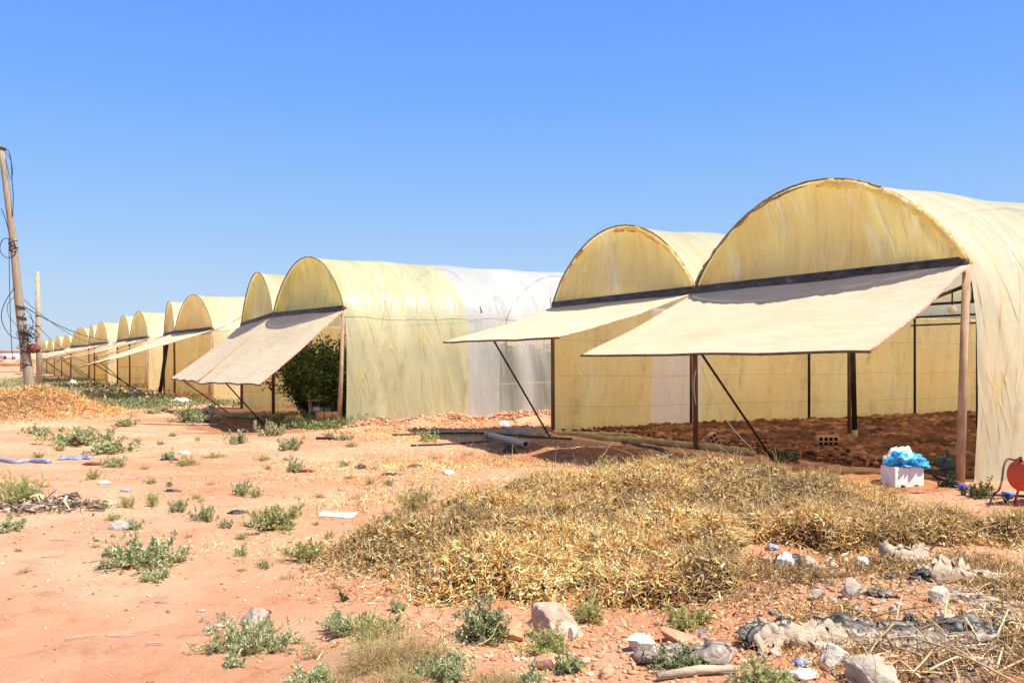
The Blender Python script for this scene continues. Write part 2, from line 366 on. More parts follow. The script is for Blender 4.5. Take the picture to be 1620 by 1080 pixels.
def H(x, y):
    x = np.asarray(x, float); y = np.asarray(y, float)
    near = np.exp(-((np.hypot(x, y - 10)) / 45) ** 2)
    h = (.05 * vnoise(x, y, .22, 1) + .028 * vnoise(x, y, .7, 2) + .020 * vnoise(x, y, 1.9, 3) + .012 * vnoise(x, y, 4.7, 4) + .006 * vnoise(x, y, 11, 5)) * near
    h = h + pile_shape(x, y) + heap_left(x, y)
    h = h - .17 * bell(np.hypot((x + 6.9) / 2.4, (y - 24.3) / 1.9), 1)                        # hollow before the second greenhouse
    h = h + .20 * bell(seg(x, y, -3.6, 23.6, 1.2, 25.6), .55) * (1 + .6 * vnoise(x, y, 2.2, 6))  # soil ridge along its side wall
    h = h + .10 * bell(seg(x, y, -2.6, 21.6, -.3, 20.8), .8)
    h = h - .10 * bell(seg(x, y, .9, 16.2, 3.2, 13.6), .9)                                  # trench in the awning's shade
    h = h + .07 * bell(seg(x, y, .4, 17.6, 3.4, 13.9), .3)
    h = h + .12 * bell(seg(x, y, 1.8, 6.1, 3.6, 5.8), .65) + .05 * bell(np.hypot(x - 1.2, y - 5.0), .5)   # rubble
    h = h + .10 * bell(np.hypot(x + .7, y - 4.9), .55)
    h = h + .05 * bell(np.hypot(x + 3.2, y - 6.3), .5)
    return h
def hz(x, y): return float(H(x, y))
def at(px, py, up=0.0):
    """ground point that shows at this place of the photograph"""
    z = 0.0
    for _ in range(14):
        D = F * (EYE - z) / (py - HY); X = (px - HX) / F * D; z = .5 * z + .5 * hz(X, D)
    return Vector((X, D, z + up))

# ------------------------------------------------------------------ ground
def axis_pts(lo, hi, step, a, b, growth=1.13):
    c = list(np.arange(a, b + 1e-6, step)); s = step; p = c[-1]
    while p < hi: s *= growth; p += s; c.append(p)
    s = step; p = c[0]; left = []
    while p > lo: s *= growth; p -= s; left.append(p)
    return np.array(left[::-1] + c)
gx = axis_pts(-3500, 3500, .06, -9, 8); gy = axis_pts(-600, 4500, .06, 4, 19)
GX, GY = np.meshgrid(gx, gy, indexing='ij'); GZ = H(GX, GY)
far_m = np.clip((np.hypot(GX, GY) - 60) / 200, 0, 1); GZ = GZ * (1 - far_m)
nx, ny = len(gx), len(gy); a = (np.arange(nx - 1)[:, None] * ny + np.arange(ny - 1)[None, :]).ravel()
def ground_mat():
    m, t, p, o = newmat('red_sand'); v = coords(t)
    c = ramp(t, noi(t, v, .35, 6, .6, .3), [(.32, (.56, .225, .115)), (.5, (.61, .315, .185)), (.70, (.68, .44, .275))])
    c = mix(t, c, (.62, .40, .26), ramp(t, noi(t, v, 1.1, 7, .7), [(.52, (0, 0, 0)), (.72, (.75, .75, .75))]))
    c = mix(t, c, (.36, .14, .06), ramp(t, noi(t, v, 2.7, 8, .75), [(.54, (0, 0, 0)), (.74, (.75, .75, .75))]))
    c = mix(t, c, (.30, .13, .06), ramp(t, noi(t, v, 12, 6, .8), [(.60, (0, 0, 0)), (.74, (.7, .7, .7))]))
    g = noi(t, v, 55, 4, .7); c = mix(t, c, (.80, .66, .50), ramp(t, g, [(.64, (0, 0, 0)), (.70, (.6, .6, .6))]))
    c = mix(t, c, (.22, .11, .06), ramp(t, noi(t, v, 34, 3, .6), [(.68, (0, 0, 0)), (.74, (.7, .7, .7))]))
    t.links.new(c, p.inputs['Base Color']); p.inputs['Roughness'].default_value = .95; p.inputs['Specular IOR Level'].default_value = .1
    n1 = bump(t, noi(t, v, 4, 9, .75), .9, .06); t.links.new(bump(t, noi(t, v, 45, 5, .75), .8, .012, n1), p.inputs['Normal']); return m
ground = link('ground', np_mesh('ground', np.stack([GX, GY, GZ], -1), np.stack([a, a + ny, a + ny + 1, a + 1], 1)), ground_mat(), smooth=True)
tag(ground, kind='structure')

# ------------------------------------------------------------------ greenhouses
def perp(u):  # to the right of the row, away from us
    return Vector((u.y, -u.x)).normalized() if u.x < 0 else Vector((-u.y, u.x)).normalized()
def greenhouse(label, pts, awn, length=26, rise=1.56, mats=None, detail=1, sections=None, group='tunnel greenhouses in a row', mid_posts=(4.1, 8.3, 12.7, 17), wall_sections=None, left_sections=None):
    """pts: front gutter points (x, y, gutter height) from the near side to the far side; awn: per span ((d, z) near, (d, z) far)"""
    mats = mats or {}
    P = [Vector(p) for p in pts]; u = Vector((P[-1].x - P[0].x, P[-1].y - P[0].y)); ax = perp(u); A = Vector((ax.x, ax.y, 0)); U = Vector((u.x, u.y, 0)).normalized()
    root = empty('greenhouse', (P[0].x, P[0].y, hz(P[0].x, P[0].y)), label, 'greenhouse', group)
    VS = .17; roofs = []; hoops = 2.1; ns = len(P) - 1; fine = detail
    for i in range(ns):
        a, b = P[i], P[i + 1]
        def arch(v, t, off=0.0, a=a, b=b, i=i):
            th = math.pi * v; f = .5 - .5 * math.cos(th); q = a.lerp(b, f) + A * t
            rise_t = rise + off - .045 * abs(math.sin(math.pi * t / hoops)) * math.sin(th) + .03 * nz(t * .5, v * 3, i + P[0].x)
            q.z += rise_t * max(0, math.sin(th)) ** 1.6
            return q
        roofs.append(arch)
        secs = (sections or [(0, length, mats.get('roof', 'roof_cream'))])
        for (t0, t1, mt) in secs:
            nl = max(4, int((t1 - t0) / (.25 if fine else 1.0)))
            surf('roof_film', nl, 28 if fine else 16, lambda s, v, t0=t0, t1=t1, lo=(VS if i == 0 else 0.0): arch(lo + (1 - lo) * v, t0 + (t1 - t0) * s, 0.0), M[mt], root)
        # gable film with hanging folds
        def gable(s, v, i=i):
            th = math.pi * s; top = arch(s, .05); f = .5 - .5 * math.cos(th); base = P[i].lerp(P[i + 1], f) + A * .06
            q = base.lerp(top, v)
            sc = s + (.5 - s) * (1 - v) * .25; fold = (.12 * nz(sc * 5 + 3 * i, v * 1.4, 4.1) + .07 * abs(nz(sc * 15, v * 1.1, 9.2 + i)) * v ** 1.5 + .025 * nz(sc * 34, v * 2.2, 9.2 + i) * v * v) * min(1, 6 * v * (1 - v) + .12) * (1 if fine else .6)
            return q + A * (fold + .10 * math.sin(math.pi * v) * math.sin(th))
        g = surf('gable_film', 110 if fine else 20, 26 if fine else 8, gable, M[mats.get('gable', 'gable')], root)
        hp = Geo().tube([arch(k / 24, -.01, .015) for k in range(25)], .020 if fine else .022, 8).build('front_hoop', M['hoop'], root, True)
        gb = Geo(); L = (b - a).length; Mx = (b - a).normalized().to_track_quat('X', 'Z').to_matrix().to_4x4()
        gb.box((a + b) / 2 - Vector((0, 0, .02)), L - .01, .11, .14, Mx); gb.box((a + b) / 2 + Vector((0, 0, .065)) - A * .03, L - .02, .03, .035, Mx)
        gb.build('gutter_beam', M['gutter'], root, bevel=.008 if fine else 0)
        if fine or detail == 0:
            for t in (4.1, 8.3, 12.7) if fine else (4.1,):
                Geo().tube([arch(k / 14, t, -.13) for k in range(15)], .025, 6).build('inner_hoop', M['rust'], root, True)
                c = Geo(); c.tube([a + A * t - Vector((0, 0, .25)), b + A * t - Vector((0, 0, .25))], .028, 6); c.tube([(a + b) / 2 + A * t - Vector((0, 0, .25)), (a + b) / 2 + A * t + Vector((0, 0, rise - .1))], .018, 6)
                c.build('tie_bar', M['steel_dark'], root)
        # awning
        if awn[i]:
            (d0, z0), (d1, z1) = awn[i][:2]
            la = a - A * d0; la.z = z0; lb = b - A * d1; lb.z = z1
            ta = a - A * .07 - (b - a) * .012; tb = b - A * .07 - (b - a) * .015; ta.z -= .06; tb.z -= .06
            la -= (b - a) * .008; lb -= (b - a) * .015
            def aw(s, v, i=i):
                q = ta.lerp(tb, s).lerp(la.lerp(lb, s), v)
                q.z += -.055 * math.sin(math.pi * v) * (.6 + .8 * abs(nz(s * 2.5, i))) + .028 * nz(s * 3.5, v * 3.5, i * 3.3 + P[0].y) + .006 * nz(s * 7, v * 12, i) - .05 * max(0, .12 - abs(v - .45 - .1 * nz(s * 2, i)))  + (.035 * abs(math.sin(s * 3.3 * math.pi)) - .02) * v * (1 if P[0].y > 20 else .25)
                return q
            an = surf('awning', 40 if fine else 16, 20 if fine else 8, aw, M['awning'], root)
            bar = Geo().tube([aw(k / 16, 1.0) - Vector((0, 0, .012)) for k in range(17)], .022, 6).build('edge_bar', M['rust'], an, True)
            bar = Geo().tube([aw(0.0, k / 12) - Vector((0, 0, .006)) for k in range(13)], .014, 6).build('hem', M['hem'], an, True)
            bar = Geo().tube([aw(1.0, k / 12) - Vector((0, 0, .006)) for k in range(13)], .014, 6).build('hem', M['hem'], an, True)
            m0 = aw(.5, 1.0); foot = (la.lerp(lb, .5)).lerp((a + b) / 2, .62); foot.z = hz(foot.x, foot.y) - .03
            if len(awn[i]) > 2: foot = Vector(awn[i][2]); foot.z = hz(foot.x, foot.y) - .03
            Geo().tube([m0 - Vector((0, 0, .02)), foot], .02, 6).build('prop', M['steel_dark'], an, True)
    # side walls, near (right) and far (left)
    def wall(side, t0, t1, mt):
        b0 = P[0] if side == 0 else P[-1]; sg = -1 if side == 0 else 1
        def f(s, v):
            t = t0 + (t1 - t0) * s; q = b0 + A * t; gzv = hz(q.x, q.y) - .05 if q.y < 60 else -.02
            top = b0.z; q.z = gzv + (top - gzv) * v
            out = .10 * (1 - v) ** 2 + .05 * nz(t * 1.7 + v * 1.6, v * .7, 3.0 * side) * (1 - v * .7) + .02 * nz(t * 6 + v * 3.4, v * 1.5, 7.7)
            if side == 0:
                g0 = Vector((q.x, q.y, gzv)); p3 = roofs[0](VS, t); eps = roofs[0](VS + .03, t); tan = (p3 - eps).normalized()
                c1 = Vector((q.x, q.y, gzv + 1.9)) + U * sg * .10; c2 = p3 + tan * .95
                w_ = v; pt_ = g0 * (1 - w_) ** 3 + c1 * 3 * w_ * (1 - w_) ** 2 + c2 * 3 * w_ * w_ * (1 - w_) + p3 * w_ ** 3
                en = min(1, (1 - v) * 6)
                return pt_ + U * sg * ((.10 + .28 * min(1, t / 1.8) * (1 if P[0].y < 15 else .2)) * (1 - v) ** 2 + (.06 * nz(t * 1.3 + v * 2.2, v * .8, 3.0) + .022 * nz(t * 5 + v * 5.4, v * 1.5, 7.7)) * en + (.0))
            return q + U * sg * (out + .02)
        return surf('side_wall', max(4, int((t1 - t0) / (.12 if fine else .8))), 20 if fine else 8, f, M[mt], root)
    for (t0, t1, mt) in (wall_sections or [(0, length, mats.get('wall', 'side_cream'))]): wall(0, t0, t1, mt)
    for (t0, t1, mt) in (left_sections or [(0, length, 'wall_yellow')]): wall(1, t0, t1, mt)
    # back wall
    def back(s, v):
        k = min(int(s * ns), ns - 1); f = s * ns - k; q = P[k].lerp(P[k + 1], f) + A * length
        th = math.acos(1 - 2 * f); q.z = (q.z + rise * max(0, math.sin(th)) ** 1.6) * v; return q
    surf('end_wall', 16 * ns, 4, back, M['wall_yellow'], root)
    # posts
    for i, p in enumerate(P):
        r = .06 if i == 0 else .05
        base = Vector((p.x, p.y, hz(p.x, p.y) - .1)) - (A * .16 if i == 0 else Vector((0, 0, 0)))
        mp = 'rust_pale' if i == 0 else 'rust'
        Geo().tube([base, base.lerp(p, .5) + U * .01, p - Vector((0, 0, .06)) - A * .02], [r, r * .95, r * .9], 10).build('post', M[mp], root, True)
    for t in mid_posts:
        for p in (P[1:] if detail else P[-1:]):
            q = p + A * t
            Geo().tube([(q.x, q.y, hz(q.x, q.y) - .05), q - Vector((0, 0, .05))] if p is not P[-1] else [(q.x - U.x * .12, q.y - U.y * .12, hz(q.x, q.y) - .05), q - U * .12 - Vector((0, 0, .05))], .04, 8).build('inner_post', M['steel_dark' if t > 5 else 'rust'], root, True)
    # wires along the far wall
    wg = Geo()
    for z in (.55, 1.3, 2.2):
        b0 = P[-1] - U * .14
        pts_ = [b0 + A * t + Vector((0, 0, z - b0.z + .06 * nz(t * .5, z * 3) + .015 * nz(t * 2.5, z))) for t in np.linspace(.05, min(length, 18), 14)]
        wg.tube(pts_, .0024 if detail else .007, 4, False)
    wg.build('trellis_wire', M['wire'], root)
    return root, P, A, U

B1, P1, A1, U1 = greenhouse('nearest yellow greenhouse with two arches, wide awnings and brown tilled soil inside',
    [(6.19, 12.62, 3.0), (3.48, 17.6, 3.0), (.985, 22.3, 3.0)],
    [((1.95, 1.80), (2.62, 1.76), (4.35, 15.4, 0)), ((3.05, 2.08), (2.9, 2.09), (.85, 20.4, 0))],
    length=24, sections=[(0, 24, 'roof_pale')], wall_sections=[(0, 6, 'side_pale'), (6, 24, 'roof_white')],
    left_sections=[(0, 2.97, 'wall_yellow'), (2.97, 4.6, 'wall_white'), (4.6, 24, 'wall_yellow')])
B2, P2, A2, U2 = greenhouse('algae-green greenhouse with two arches and dark leafy crop inside, left of the nearest one',
    [(-4.38, 24.3, 3.04), (-7.32, 28.5, 3.07), (-9.6, 33.0, 2.95)],
    [((2.25, 1.10), (2.27, 1.03), (-6.6, 25.2, 0)), ((2.3, 1.08), (2.4, 1.06))],
    length=24, sections=[(0, 3.6, 'roof_green'), (3.6, 4.6, 'roof_white'), (4.6, 24, 'roof_haze')],
    wall_sections=[(0, 3.6, 'side_green'), (3.6, 4.6, 'roof_white'), (4.6, 24, 'film_clear')], mats={'gable': 'gable_green'})
far = [
 ('cream greenhouse with two arches and open posts, third from the right', [(-12.3, 38.2, 3.0), (-15.65, 43.1, 3.0), (-17.6, 47.0, 3.0)], [((3.9, 1.75), (4.1, 1.40)), ((3.3, 1.9), (3.3, 1.8))]),
 ('cream greenhouse with two pointed-looking arches, fourth from the right', [(-20.2, 51.6, 3.0), (-23.2, 56.4, 3.0), (-25.9, 61.0, 3.0)], [((3.8, 1.9), (4.1, 1.6)), ((3.6, 1.9), (3.6, 1.75))]),
 ('small far greenhouse with torn pale film at its arch, fifth from the right', [(-28.7, 66.0, 3.0), (-31.9, 71.0, 3.0), (-34.6, 76.0, 3.0)], [((3.6, 2.0), (3.8, 1.5)), ((3.4, 1.9), (3.4, 1.8))]),
 ('small far greenhouse, sixth from the right, just right of the thin pole', [(-35.4, 78.0, 3.0), (-39.4, 83.0, 3.0)], [((3.6, 2.0), (3.8, 1.4))]),
 ('tiny far greenhouse with two arches, seventh from the right', [(-47.4, 100, 3.0), (-50.9, 105, 3.0), (-54.2, 110, 3.0)], [((3.6, 1.9), (3.6, 1.6)), ((3.4, 1.9), (3.4, 1.6))]),
 ('tiny far greenhouse between the thin pole and the leaning pole', [(-60.2, 122, 3.0), (-63.6, 127, 3.0), (-66.9, 132, 3.0)], [((3.6, 1.9), (3.6, 1.6)), ((3.4, 1.9), (3.4, 1.6))]),
 ('farthest visible greenhouse, just left of the leaning pole', [(-77, 148, 3.0), (-80.3, 153, 3.0), (-83.6, 158, 3.0)], [((3.6, 1.9), (3.6, 1.6)), ((3.4, 1.9), (3.4, 1.6))]),
]
for k, (lb, pts, aw) in enumerate(far):
    greenhouse(lb, pts, aw, length=22, mats={'roof': 'roof_cream', 'gable': 'gable_green' if k % 2 else 'gable'}, detail=0 if k else 1, mid_posts=(4.1, 8.3) if k < 3 else (4.1,))

# bunched film along the near arch, hanging lamp and brackets: parts of the nearest greenhouse
def arch1(v, t, off=0, i=0):
    a, b = P1[i], P1[i + 1]; q = a.lerp(b, .5 - .5 * math.cos(math.pi * v)) + A1 * t; q.z += (1.56 + off) * math.sin(math.pi * v) ** 1.6; return q
def bunch(name, v0, v1, i, r, mat, seedv):
    pts = [arch1(v0 + (v1 - v0) * k / 60, -.05 + .03 * nz(k * .31, seedv), -.07 + .05 * nz(k * .23, seedv + 5), i) for k in range(61)]
    rs = [r * (.55 + .9 * abs(nz(k * .37, seedv + 9))) * min(1, .3 + k / 8, .3 + (60 - k) / 8) for k in range(61)]
    return Geo().tube(pts, rs, 9).build(name, mat, B1, True)
bunch('bunched_film', .03, .48, 0, .085, M['gable'], 1.2); bunch('bunched_film', .5, .97, 0, .030, M['hoop'], 2.2)
bunch('bunched_film', .05, .5, 1, .05, M['gable'], 4.4)
M['orange_tape'] = noisy('orange_tape', (.62, .22, .08), (.75, .36, .18), 10, .6, .3, .004)
for (v0, v1) in ((.30, .36), (.41, .44), (.46, .50), (.66, .70), (.73, .75), (.80, .83)):
    Geo().tube([arch1(v0 + (v1 - v0) * k / 6, -.04, -.12, 1) for k in range(7)], .03, 6).build('film_patch', M['orange_tape'], B1, True)
for k in range(4):                                    # purlins under the roof seen through the right opening
    pass
br = Geo(); br.tube([P1[0] + A1 * .1 - Vector((0, 0, .28)), P1[0] + A1 * 2.2 + U1 * 2.2 - Vector((0, 0, .28))], .03, 8); br.tube([P1[0] + A1 * .1 - Vector((0, 0, .5)), P1[0] + A1 * 3.2 + U1 * 1.8 - Vector((0, 0, .52))], .022, 8)
br.build('corner_brace', M['steel_dark'], B1, True)
lp = P1[0] + A1 * .9 + U1 * .9; lp.z = 2.42
lm = Geo().tube([lp + Vector((0, 0, .3)), lp + Vector((0, 0, .06))], .012, 6).build('lamp_cord', M['cable'], B1)
Geo().tube([lp + Vector((0, 0, .07)), lp + Vector((0, 0, .05)), lp - Vector((0, 0, .02)), lp - Vector((0, 0, .05))], [.02, .05, .07, .03], 12).build('hanging_lamp', M['plastic_white'], B1, True)
dp = Vector(((1352 - HX) / F * 18.4, 18.4, 0))        # dark post with pale foot in the middle of the bay
Geo().tube([(dp.x, dp.y, .28), (dp.x - .06, dp.y, 2.95)], .052, 10).build('inner_post', M['steel_dark'], B1, True)
Geo().tube([(dp.x, dp.y, -.2), (dp.x, dp.y, .30)], .055, 10).build('post_foot', M['rust_pale'], B1, True)
# side strings over the film of the second and first greenhouse
sg = Geo()
for z, n in ((2.95, 20), (2.2, 8), (1.0, 6)):
    sg.tube([P2[0] + A2 * (k / 20 * 16) - U2 * .12 + Vector((0, 0, z - P2[0].z + .05 * math.sin(k * .9 + z))) for k in range(21)], .006, 4, False)
sg.build('hold_down_string', M['string'], B2)
# ------------------------------------------------------------------ tilled soil inside the nearest greenhouse
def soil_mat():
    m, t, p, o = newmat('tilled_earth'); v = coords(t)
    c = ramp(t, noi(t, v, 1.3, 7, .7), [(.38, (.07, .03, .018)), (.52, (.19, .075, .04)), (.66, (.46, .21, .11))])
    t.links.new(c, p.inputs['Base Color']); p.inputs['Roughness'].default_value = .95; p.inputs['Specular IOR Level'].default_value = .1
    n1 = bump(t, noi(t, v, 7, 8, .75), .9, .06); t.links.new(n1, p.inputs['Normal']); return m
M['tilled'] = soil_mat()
def soil(s, v):
    q = P1[0].lerp(P1[-1], .01 + .98 * v) + A1 * (.15 + 21 * s); g = hz(q.x, q.y)
    e = min(1, s * 9, v * 14, (1 - v) * 14)
    return Vector((q.x, q.y, g + .006 + e * (.04 + .12 * abs(nz(q.x * 1.3, q.y * 1.3)) + .13 * abs(nz(q.x * 3.6, q.y * 3.6, 3)) + .07 * nz(q.x * 8, q.y * 8, 5))))
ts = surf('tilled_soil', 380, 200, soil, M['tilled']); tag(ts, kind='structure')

def damp_shade(name, x0, x1, y0, y1, sh, nx_=110, ny_=90):
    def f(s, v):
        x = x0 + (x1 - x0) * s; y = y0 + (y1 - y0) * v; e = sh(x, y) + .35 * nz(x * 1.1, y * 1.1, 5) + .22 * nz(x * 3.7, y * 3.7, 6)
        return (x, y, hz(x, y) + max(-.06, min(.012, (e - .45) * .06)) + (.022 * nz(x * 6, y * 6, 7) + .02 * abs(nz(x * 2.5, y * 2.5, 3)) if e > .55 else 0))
    o = surf(name, nx_, ny_, f, M['damp_shade']); tag(o, kind='structure')
M['damp_shade'] = noisy('damp_shade_red_soil', (.26, .105, .05), (.44, .20, .10), 5, .95, .9, .03, 0, (.54, .29, .16), spec=.1)  # damp soil with the awning's shade also put into its dark colour
damp_shade('damp_shade_soil', -.5, 6.2, 11.8, 18.6, lambda x, y: float(bell(seg(x, y, .8, 17.2, 4.4, 12.8), 1.7)))
damp_shade('damp_shade_soil', -10.5, -3.6, 20.5, 29.5, lambda x, y: float(bell(seg(x, y, -8.2, 26.6, -6.2, 23.0), 1.5)))
# ------------------------------------------------------------------ small shapes
def ico_pts(sub):
    bm = bmesh.new(); bmesh.ops.create_icosphere(bm, subdivisions=sub, radius=1)
    V = np.array([v.co[:] for v in bm.verts]); T = np.array([[v.index for v in f.verts] for f in bm.faces]); bm.free(); return V, T
ICO = {k: ico_pts(k) for k in (1, 2, 3, 4, 5)}
def rock(name, loc, size, mat, seed, label, cat='stone', group=None, rz=0, sub=5, cuts=9, parent=None):
    r = random.Random(seed); V, T = ICO[sub]; V = V.copy()
    for _ in range(cuts + 5):
        n = Vector((r.gauss(0, 1), r.gauss(0, 1), r.gauss(0, .8))).normalized(); h = r.uniform(.38, .72); n = np.array(n)
        d = V @ n; V -= np.outer(np.maximum(d - h, 0), n)
    for i, v in enumerate(V):
        V[i] *= 1 + .12 * nz(v[0] * 2 + seed, v[1] * 2, v[2] * 2) + .06 * nz(v[0] * 7, v[1] * 7 + seed, v[2] * 7) + .03 * nz(v[0] * 19, v[1] * 19 + seed, v[2] * 19)
    V *= np.array(size) / 2 / np.array([.68, .68, .62])
    me = np_mesh(name, V, None, T); o = link(name, me, mat, parent, False, Vector(loc) + Vector((0, 0, size[2] * .22))); o.rotation_euler = (r.uniform(-.15, .15), r.uniform(-.15, .15), rz)
    return tag(o, label, cat, group)
def crumple(name, loc, size, mat, seed, label=None, cat='litter', group=None, rz=0, sub=4, amp=.5, parent=None, flat=.25):
    """crushed bag or rag: deep creases, resting on the ground"""
    V, T = ICO[sub]; V = V.copy()
    for i, v in enumerate(V):
        p = Vector(v) * 1.6 + Vector((seed * 3.1, seed, 0))
        k = 1 + amp * (.35 - abs(mnoise.noise(p)) * 1.7) + amp * .6 * (.25 - abs(mnoise.noise(p * 2.4)) * 1.5) + amp * .25 * (.2 - abs(mnoise.noise(p * 6)))
        V[i] = v * k
    V += np.random.default_rng(int(seed) + 11).normal(size=V.shape) * .035 * (1 if sub > 3 else 1.6)
    V[:, 2] = np.where(V[:, 2] < 0, V[:, 2] * flat, V[:, 2]); V *= np.array(size) / 2
    V[:, 2] += size[2] * .5 * flat * .6
    o = link(name, np_mesh(name, V, None, T), mat, parent, False, loc if parent is None else Vector(loc)); o.rotation_euler = (0, 0, rz)
    return tag(o, label, cat, group) if label else o
def sheet(name, loc, lx, ly, amp, mat, seed, label=None, cat='plastic sheet', group=None, rz=0, n=(60, 30), lift=.05, ragged=.18, parent=None, dirn=0.0, conform=True, folds=1.6):
    """torn sheet lying in loose overlapping folds on the ground, with thin ragged edges"""
    c, s_ = math.cos(rz), math.sin(rz); flat = amp < .03
    def f(u, v):
        ph = 5.0 * nz(u * 1.7, seed * 1.7) + dirn; w = .65 + .7 * nz(u * 2.3, seed + 4.4) + .25 * nz(u * 9, seed)
        x = (u - .5) * lx + lx * ragged * .5 * nz(v * 4, seed + 8, 1); a = 2 * math.pi * folds * v + ph
        if flat: y = (v - .5) * ly * (1 + ragged * nz(u * 4, seed)); z = amp * (.5 + nz(u * 3, v * 3, seed)) 
        else:
            y = (v - .5) * ly * w + ly * .30 * math.sin(a) * (.5 + .6 * abs(nz(u * 3, seed + 2)))
            z = amp * ((.5 - .5 * math.cos(a + .9)) * (.55 + .9 * abs(nz(u * 3.1, seed + 1))) + .16 * abs(nz(u * 9, v * 5, seed)) + .10 * abs(nz(u * 22, v * 12, seed)))
            y += .30 * ly * nz(u * 1.5, seed + 6)
        X = x * c - y * s_; Y = x * s_ + y * c
        g = hz(loc[0] + X, loc[1] + Y) - loc[2] if conform else 0
        return (X, Y, g + .004 + z)
    k0, k1 = (n[0], n[1]) if flat else (max(12, int(n[0] * .55)), max(8, int(n[1] * .62)))
    rj = np.random.default_rng(int(seed) + 5); V, Q = grid(k0, k1, f)
    if not flat: V = V + rj.normal(size=V.shape) * np.array([lx / k0 * .22, ly / k1 * .18, amp * .045])
    T_ = np.concatenate([Q[:, [0, 1, 2]], Q[:, [0, 2, 3]]]); keep = rj.random(len(T_)) > (0 if flat else .02)
    o = link(name, np_mesh(name, V, None, T_[keep]), mat, parent, flat, loc)
    m = o.modifiers.new('thickness', 'SOLIDIFY'); m.thickness = .0025; m.offset = 1
    return tag(o, label, cat, group) if label else o
def hose(name, pts, r, mat, label=None, cat='hose', parent=None, n=8, group=None, k=8):
    g = Geo().tube(cat_curve(pts, n), r, k); o = g.build(name, mat, parent, True)
    return tag(o, label, cat, group) if label else o

# ------------------------------------------------------------------ weeds
GREY = [(.44, .48, .24), (.54, .57, .31), (.31, .35, .16), (.64, .64, .38)]
OLIVE = [(.44, .44, .15), (.54, .52, .20), (.30, .31, .10), (.62, .56, .25)]
YELL = [(.48, .50, .17), (.58, .57, .23), (.35, .40, .13), (.66, .60, .30)]
DARK = [(.05, .09, .025), (.08, .13, .035), (.035, .06, .018), (.14, .18, .06)]
DRY = [(.62, .46, .22), (.50, .34, .15), (.70, .56, .30), (.36, .24, .10)]
def weed_cloud(W, Ht, cols, nst=26, nl=46, ll=.02, lw=.009, upness=.5, stemc=(.30, .28, .14), spread=1.0):
    Ht = Ht * .68; cl = Cloud(); ang = rng.uniform(0, 2 * math.pi, nst); el = rng.uniform(.12, 1.25, nst) * upness * 1.2 + .08
    d = np.stack([np.cos(ang) * np.cos(el), np.sin(ang) * np.cos(el), np.sin(el)], 1)
    L = rng.uniform(.5, 1.05, nst) * np.minimum(W / 2 / np.maximum(np.cos(el), .2), Ht * 1.1 / np.maximum(np.sin(el), .12))
    P0 = np.stack([rng.normal(0, W * .10, nst), rng.normal(0, W * .08, nst), np.full(nst, -.01)], 1)
    V, Q, Cc, pts = stalks(P0, d, L, max(.0018, W * .004), np.tile(np.array(stemc), (nst, 1)), 5, .16, -.02)
    cl.add(V, Q, None, Cc)
    # twigs
    nt2 = nst * 4; si = rng.integers(0, nst, nt2); tt = rng.uniform(.25, 1, nt2) * 4.99; k = tt.astype(int); fr = (tt - k)[:, None]
    B = pts[si, k] * (1 - fr) + pts[si, k + 1] * fr; d2 = unit(unit(pts[si, k + 1] - pts[si, k]) * 1.0 + rand_dir(nt2) * .8 + np.array([0, 0, .35])); L2 = L[si] * rng.uniform(.18, .42, nt2)
    V, Q, Cc, p2 = stalks(B, d2, L2, max(.0012, W * .0025), np.tile(np.array(stemc), (nt2, 1)), 3, .2)
    cl.add(V, Q, None, Cc)
    n = nst * nl; si = rng.integers(0, nt2, n); tt = rng.uniform(0, 1, n) ** .8 * 2.99; k = tt.astype(int); fr = (tt - k)[:, None]
    B = p2[si, k] * (1 - fr) + p2[si, k + 1] * fr
    ll *= 1.2; lw *= 1.3
    dl = unit(rand_dir(n) + np.array([0, 0, .5]) + unit(p2[si, k + 1] - p2[si, k]) * .6)
    V, T, Cc = leaves(B + rng.normal(0, .004, (n, 3)), dl, ll * rng.uniform(.6, 1.3, n), lw * rng.uniform(.7, 1.3, n), mixcol(n, cols))
    cl.add(V, None, T, Cc)
    return cl
def grass_cloud(W, Ht, cols, n=260, wob=.22, droop=.12, r=.0016):
    cl = Cloud(); ang = rng.uniform(0, 2 * math.pi, n); el = rng.uniform(.35, 1.5, n)
    d = np.stack([np.cos(ang) * np.cos(el), np.sin(ang) * np.cos(el), np.sin(el)], 1)
    P0 = np.stack([rng.normal(0, W * .16, n), rng.normal(0, W * .13, n), np.full(n, -.01)], 1)
    V, Q, Cc, pts = stalks(P0, d, np.minimum(Ht * rng.uniform(.6, 1.3, n) / np.maximum(np.sin(el), .45), W * .6), r, mixcol(n, cols), 5, wob, droop)
    cl.add(V, Q, None, Cc); return cl
PROTO = {}
def proto(kind):
    """meshes for a metre-wide plant kind, three variants each; small copies share them"""
    k = rng.integers(0, 3); key = (kind, int(k))
    if key not in PROTO:
        if kind == 'grey': c = weed_cloud(1, .36, GREY, 34, 50, .058, .026, .42)
        elif kind == 'olive': c = weed_cloud(1, .46, OLIVE, 36, 52, .050, .018, .6)
        elif kind == 'yellow': c = weed_cloud(1, .62, YELL, 44, 46, .062, .010, .85)
        elif kind == 'dark': c = weed_cloud(1, .42, DARK + GREY[:1], 36, 50, .055, .024, .5)
        PROTO[key] = c.mesh('weed_' + kind); PROTO[key].materials.append(M['leafy'])
    return PROTO[key]
def weed(px, py, wpx, hpx, kind, label, group=None):
    p = at(px, py); s = wpx / F * p.y
    o = bpy.data.objects.new('weed', proto(kind)); C.objects.link(o); o.location = p
    hk = {'grey': .36, 'olive': .46, 'yellow': .62, 'dark': .42}[kind]
    o.scale = (s, s * .9, max(s * .45, hpx / F * p.y / hk)); o.rotation_euler = (0, 0, rng.uniform(0, 6.28))
    return tag(o, label, 'weed', group)
